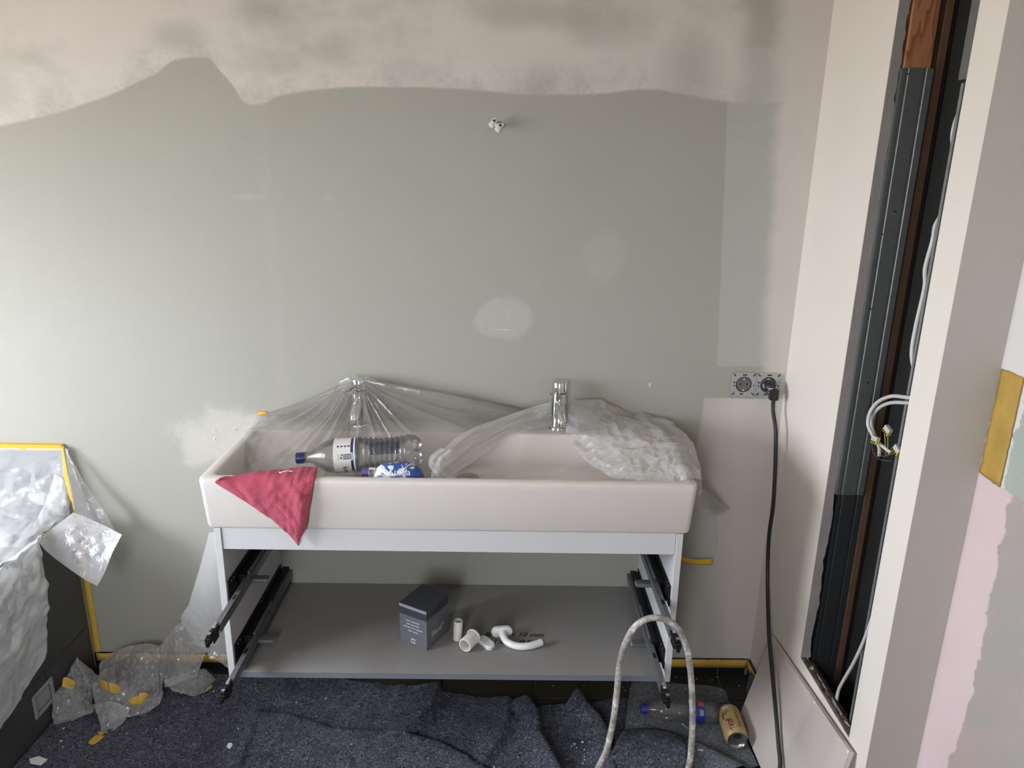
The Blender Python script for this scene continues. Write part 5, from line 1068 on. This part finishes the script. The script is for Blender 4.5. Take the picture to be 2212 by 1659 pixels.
h0, h1 = 0.62 * L2, 0.82 * L2
lb2 = MB().lathe([(r2 + 0.0006, h0), (r2 + 0.0006, h1)], q0, ax2, 36).build('label', M['blue'], b2, 60)
u2 = np.array([0, 0, 1.0]); u2 -= ax2 * (u2 @ ax2); u2 /= np.linalg.norm(u2); s2 = np.cross(ax2, u2); s2 = s2 if s2[1] < 0 else -s2
def on_b2(h_, a, r): return q0 + ax2 * h_ + r * (math.cos(a) * s2 + math.sin(a) * u2)
def patch2(h0_, h1_, a0_, a1_, mat, nm, r=r2 + 0.0012): return MB().grid(np.array([[on_b2(h_, a, r) for a in np.linspace(a0_, a1_, 8)] for h_ in (h0_, h1_)])).build(nm, M[mat], lb2)
patch2(h0 + 0.0005, h0 + 0.017, 1.15, 2.1, 'print_white', 'label_field'); patch2(h1 - 0.018, h1 - 0.0005, 1.25, 2.1, 'red_print', 'label_field')
for k in range(5): patch2(h0 + 0.003 + 0.0022 * k, h0 + 0.0042 + 0.0022 * k, 0.35, 1.0 - 0.05 * (k % 2), 'print_grey', 'small_print')
for k in range(5): patch2(h1 - 0.014 + 0.0022 * k, h1 - 0.0128 + 0.0022 * k, 0.40, 0.98 - 0.07 * (k % 3), 'print_grey', 'small_print')

cn = thing('drink_can', 'cream printed drink can lying open end forward on the felt', 'can')
c0 = at(1571, 1534, z=0.046); c1 = at(1594, 1602, z=0.046); axc = c1 - c0; axc /= np.linalg.norm(axc); LC = 0.121; rc = 0.0325; c0 = (c0 + c1) / 2 - axc * LC / 2
MB().lathe([(0.0, 0.008), (0.019, 0.006), (0.0235, 0.0), (0.0255, 0.001), (0.0315, 0.010), (rc, 0.014), (rc, 0.1035), (0.0310, 0.108), (0.0275, 0.1155), (0.0268, 0.117)], c0, axc, 44).build('can_body', M['can'], cn, 40)
MB().lathe([(0.0266, 0.1165), (0.0276, 0.1185), (0.0272, 0.1208), (0.0258, 0.1208), (0.0250, 0.1150), (0.0, 0.1145)], c0, axc, 44).build('can_lid', M['aluminium'], cn, 40)
uc = np.array([0, 0, 1.0]); uc -= axc * (uc @ axc); uc /= np.linalg.norm(uc); sc_ = np.cross(axc, uc)
def on_can(h_, a, r): return c0 + axc * h_ + r * (math.cos(a) * uc + math.sin(a) * sc_)
sg = 1.0 if sc_[0] < 0 else -1.0            # angle grows to the left seen from the room
m = MB(); rg = [tuple(on_can(0.1149, a, q)) for q in (0.0,) for a in (0,)]
P = [on_can(0.1151, a, 0.0) + uc * (0.010 + 0.0085 * math.cos(k)) + sc_ * 0.011 * math.sin(k) for k in np.linspace(0, 2 * math.pi, 17)[:-1] for a in (0,)]
MB().add(P, [tuple(range(16))]).build('can_opening', M['hole'], cn, None, 0.0006)
P = [on_can(0.1165, 0, 0.0) - uc * (0.006 + 0.009 * math.cos(k)) + sc_ * 0.006 * math.sin(k) for k in np.linspace(0, 2 * math.pi, 17)[:-1]]
MB().add(P, [tuple(range(16))]).build('pull_tab', M['aluminium'], cn, None, 0.0012)
text_on('lettering', 'Dr', 0.018, lambda u, v_: on_can(0.036 + v_, sg * (0.42 + u / rc), rc + 0.0005), M['maroon'], cn, 0.3, 'LEFT', 0.0004)
text_on('lettering', 'Pepper', 0.026, lambda u, v_: on_can(0.060 + u * 0.62, sg * (0.25 + v_ / rc), rc + 0.0005), M['maroon'], cn, 0.35, 'LEFT', 0.0006)
def patchc(h0_, h1_, a0_, a1_, mat, nm, r=rc + 0.0005): return MB().grid(np.array([[on_can(h_, sg * a, r) for a in np.linspace(a0_, a1_, 8)] for h_ in (h0_, h1_)])).build(nm, M[mat], cn)
patchc(0.018, 0.026, 0.20, 0.75, 'print_grey', 'print_field'); patchc(0.096, 0.1015, 0.10, 0.55, 'print_white', 'print_field'); patchc(0.0975, 0.0995, 0.14, 0.50, 'maroon', 'small_print', rc + 0.0008)
patchc(0.045, 0.060, 0.90, 1.05, 'maroon', 'print_field'); patchc(0.033, 0.040, 0.30, 0.40, 'brown_print', 'small_print')
for k in range(6): patchc(0.030 + 0.012 * k, 0.040 + 0.012 * k, -0.30 - 0.03 * (k % 3), -0.22, 'brown_print', 'small_print'); patchc(0.028 + 0.012 * k, 0.036 + 0.012 * k, -0.52, -0.44 - 0.03 * (k % 2), 'brown_print', 'small_print')

# ---------------------------------------------------------------- debris
def chip(px, py, s, label, group=None, z=None):
    p = at(px, py, z=0.0); zz = felt_z(p[0], p[1]) if z is None else z; p = at(px, py, z=zz); n = rng.randint(5, 7); pts = []
    for k in range(n):
        a = 2 * math.pi * k / n; r = s * rng.uniform(0.6, 1.1); pts.append((p[0] + r * math.cos(a), p[1] + r * math.sin(a) * 1.2, zz + 0.0008))
    return tag(MB().prism(pts, (0, 0, max(0.0012, s * 0.35))).build('plaster_chip', M['chip']), label, 'plaster chip', group)
chip(497, 1612, 0.0105, 'large white plaster chip on the felt left of centre')
p = at(84, 1644, z=0.010)
tag(MB().prism([at(a, b_, z=0.010) for a, b_ in ((63, 1640), (84, 1634), (103, 1641), (88, 1654), (66, 1650))], (0, 0, 0.0015)).build('paper_scrap', M['chip']), 'pale angular paper scrap on the felt at lower left', 'scrap')
for k, (px, py, s) in enumerate(((138, 1574, .0032), (132, 1602, .0036), (136, 1614, .0022), (462, 1494, .003), (464, 1468, .002), (704, 1509, .003), (684, 1548, .002), (640, 1518, .0025), (515, 1575, .0025), (702, 1567, .002), (799, 1583, .002), (760, 1608, .002),
                                 (1241, 1608, .0032), (1258, 1604, .0038), (1235, 1613, .002), (1246, 1616, .0018), (1262, 1620, .0026), (1262, 1635, .0022), (1262, 1642, .0022), (1270, 1626, .0014), (1259, 1650, .0022), (1274, 1604, .0014), (976, 1552, .0018), (1033, 1594, .0022), (1048, 1571, .0014), (1067, 1658, .003), (337, 1575, .0016), (325, 1605, .0016), (1243, 1510, .0018))):
    lb_ = ('white plaster crumb on the felt in front of the crumpled film' if px < 400 else 'white plaster crumb on the felt below the left half of the cabinet' if px < 900 else
           'white plaster crumb on the felt below the middle of the cabinet' if px < 1200 else 'white plaster crumb in the cluster on the felt left of the hose')
    chip(px, py, s, lb_, 'plaster crumbs on the felt')
for k, (px, py, s) in enumerate(((1492, 1464, .0016), (1505, 1467, .0016), (1538, 1469, .0014), (1550, 1463, .002), (1461, 1463, .0016), (1596, 1482, .002), (1589, 1515, .0014), (1195, 1482, .0014), (1262, 1482, .0014), (1345, 1485, .0016), (1350, 1492, .0016))):
    chip(px, py, s, 'tiny plaster crumb on the bare tiles of the right corner' if px > 1400 else 'tiny plaster crumb on the bare tiles under the cabinet front', 'plaster crumbs on the tiles', z=0.0)
def screw(a, b_, z, label):
    p, q = at(*a, z=z), at(*b_, z=z); t_ = thing('screw', label, 'screw', group='loose screws on the felt')
    MB().tube([p, p + (q - p) * 0.85, q], [0.0018, 0.0018, 0.0004], 8).build('shank', M['screw'], t_, 40)
    d = (p - q) / np.linalg.norm(p - q); MB().lathe([(0.0, 0.0), (0.0040, 0.0), (0.0020, -0.003)], p + d * 0.001, d, 10).build('head', M['screw'], t_, 40)
screw((1354, 1587), (1334, 1600), 0.026, 'grey screw beside the edge of the grey felt'); screw((1119, 1637), (1103, 1656), 0.024, 'grey screw on the navy felt at the bottom centre')
screw((1476, 1565), (1486, 1574), 0.020, 'short bright screw in front of the floor bottle')
tag(MB().prism([at(a, b_, z=0.030) for a, b_ in ((1508, 1618), (1519, 1620), (1518, 1623), (1507, 1621))], (0, 0, 0.001)).build('paper_scrap', M['chip']), 'slim white scrap in front of the can', 'scrap')
q = at(937, 1478, z=0.004); tag(MB().lathe([(0.0, 0.0), (0.0042, 0.001), (0.0046, 0.004), (0.003, 0.0075), (0.0, 0.008)], (q[0], q[1], 0.0), (0, 0, 1), 7).build('tan_fragment', M['bead']), 'small tan fragment on the tile below the cabinet', 'fragment')
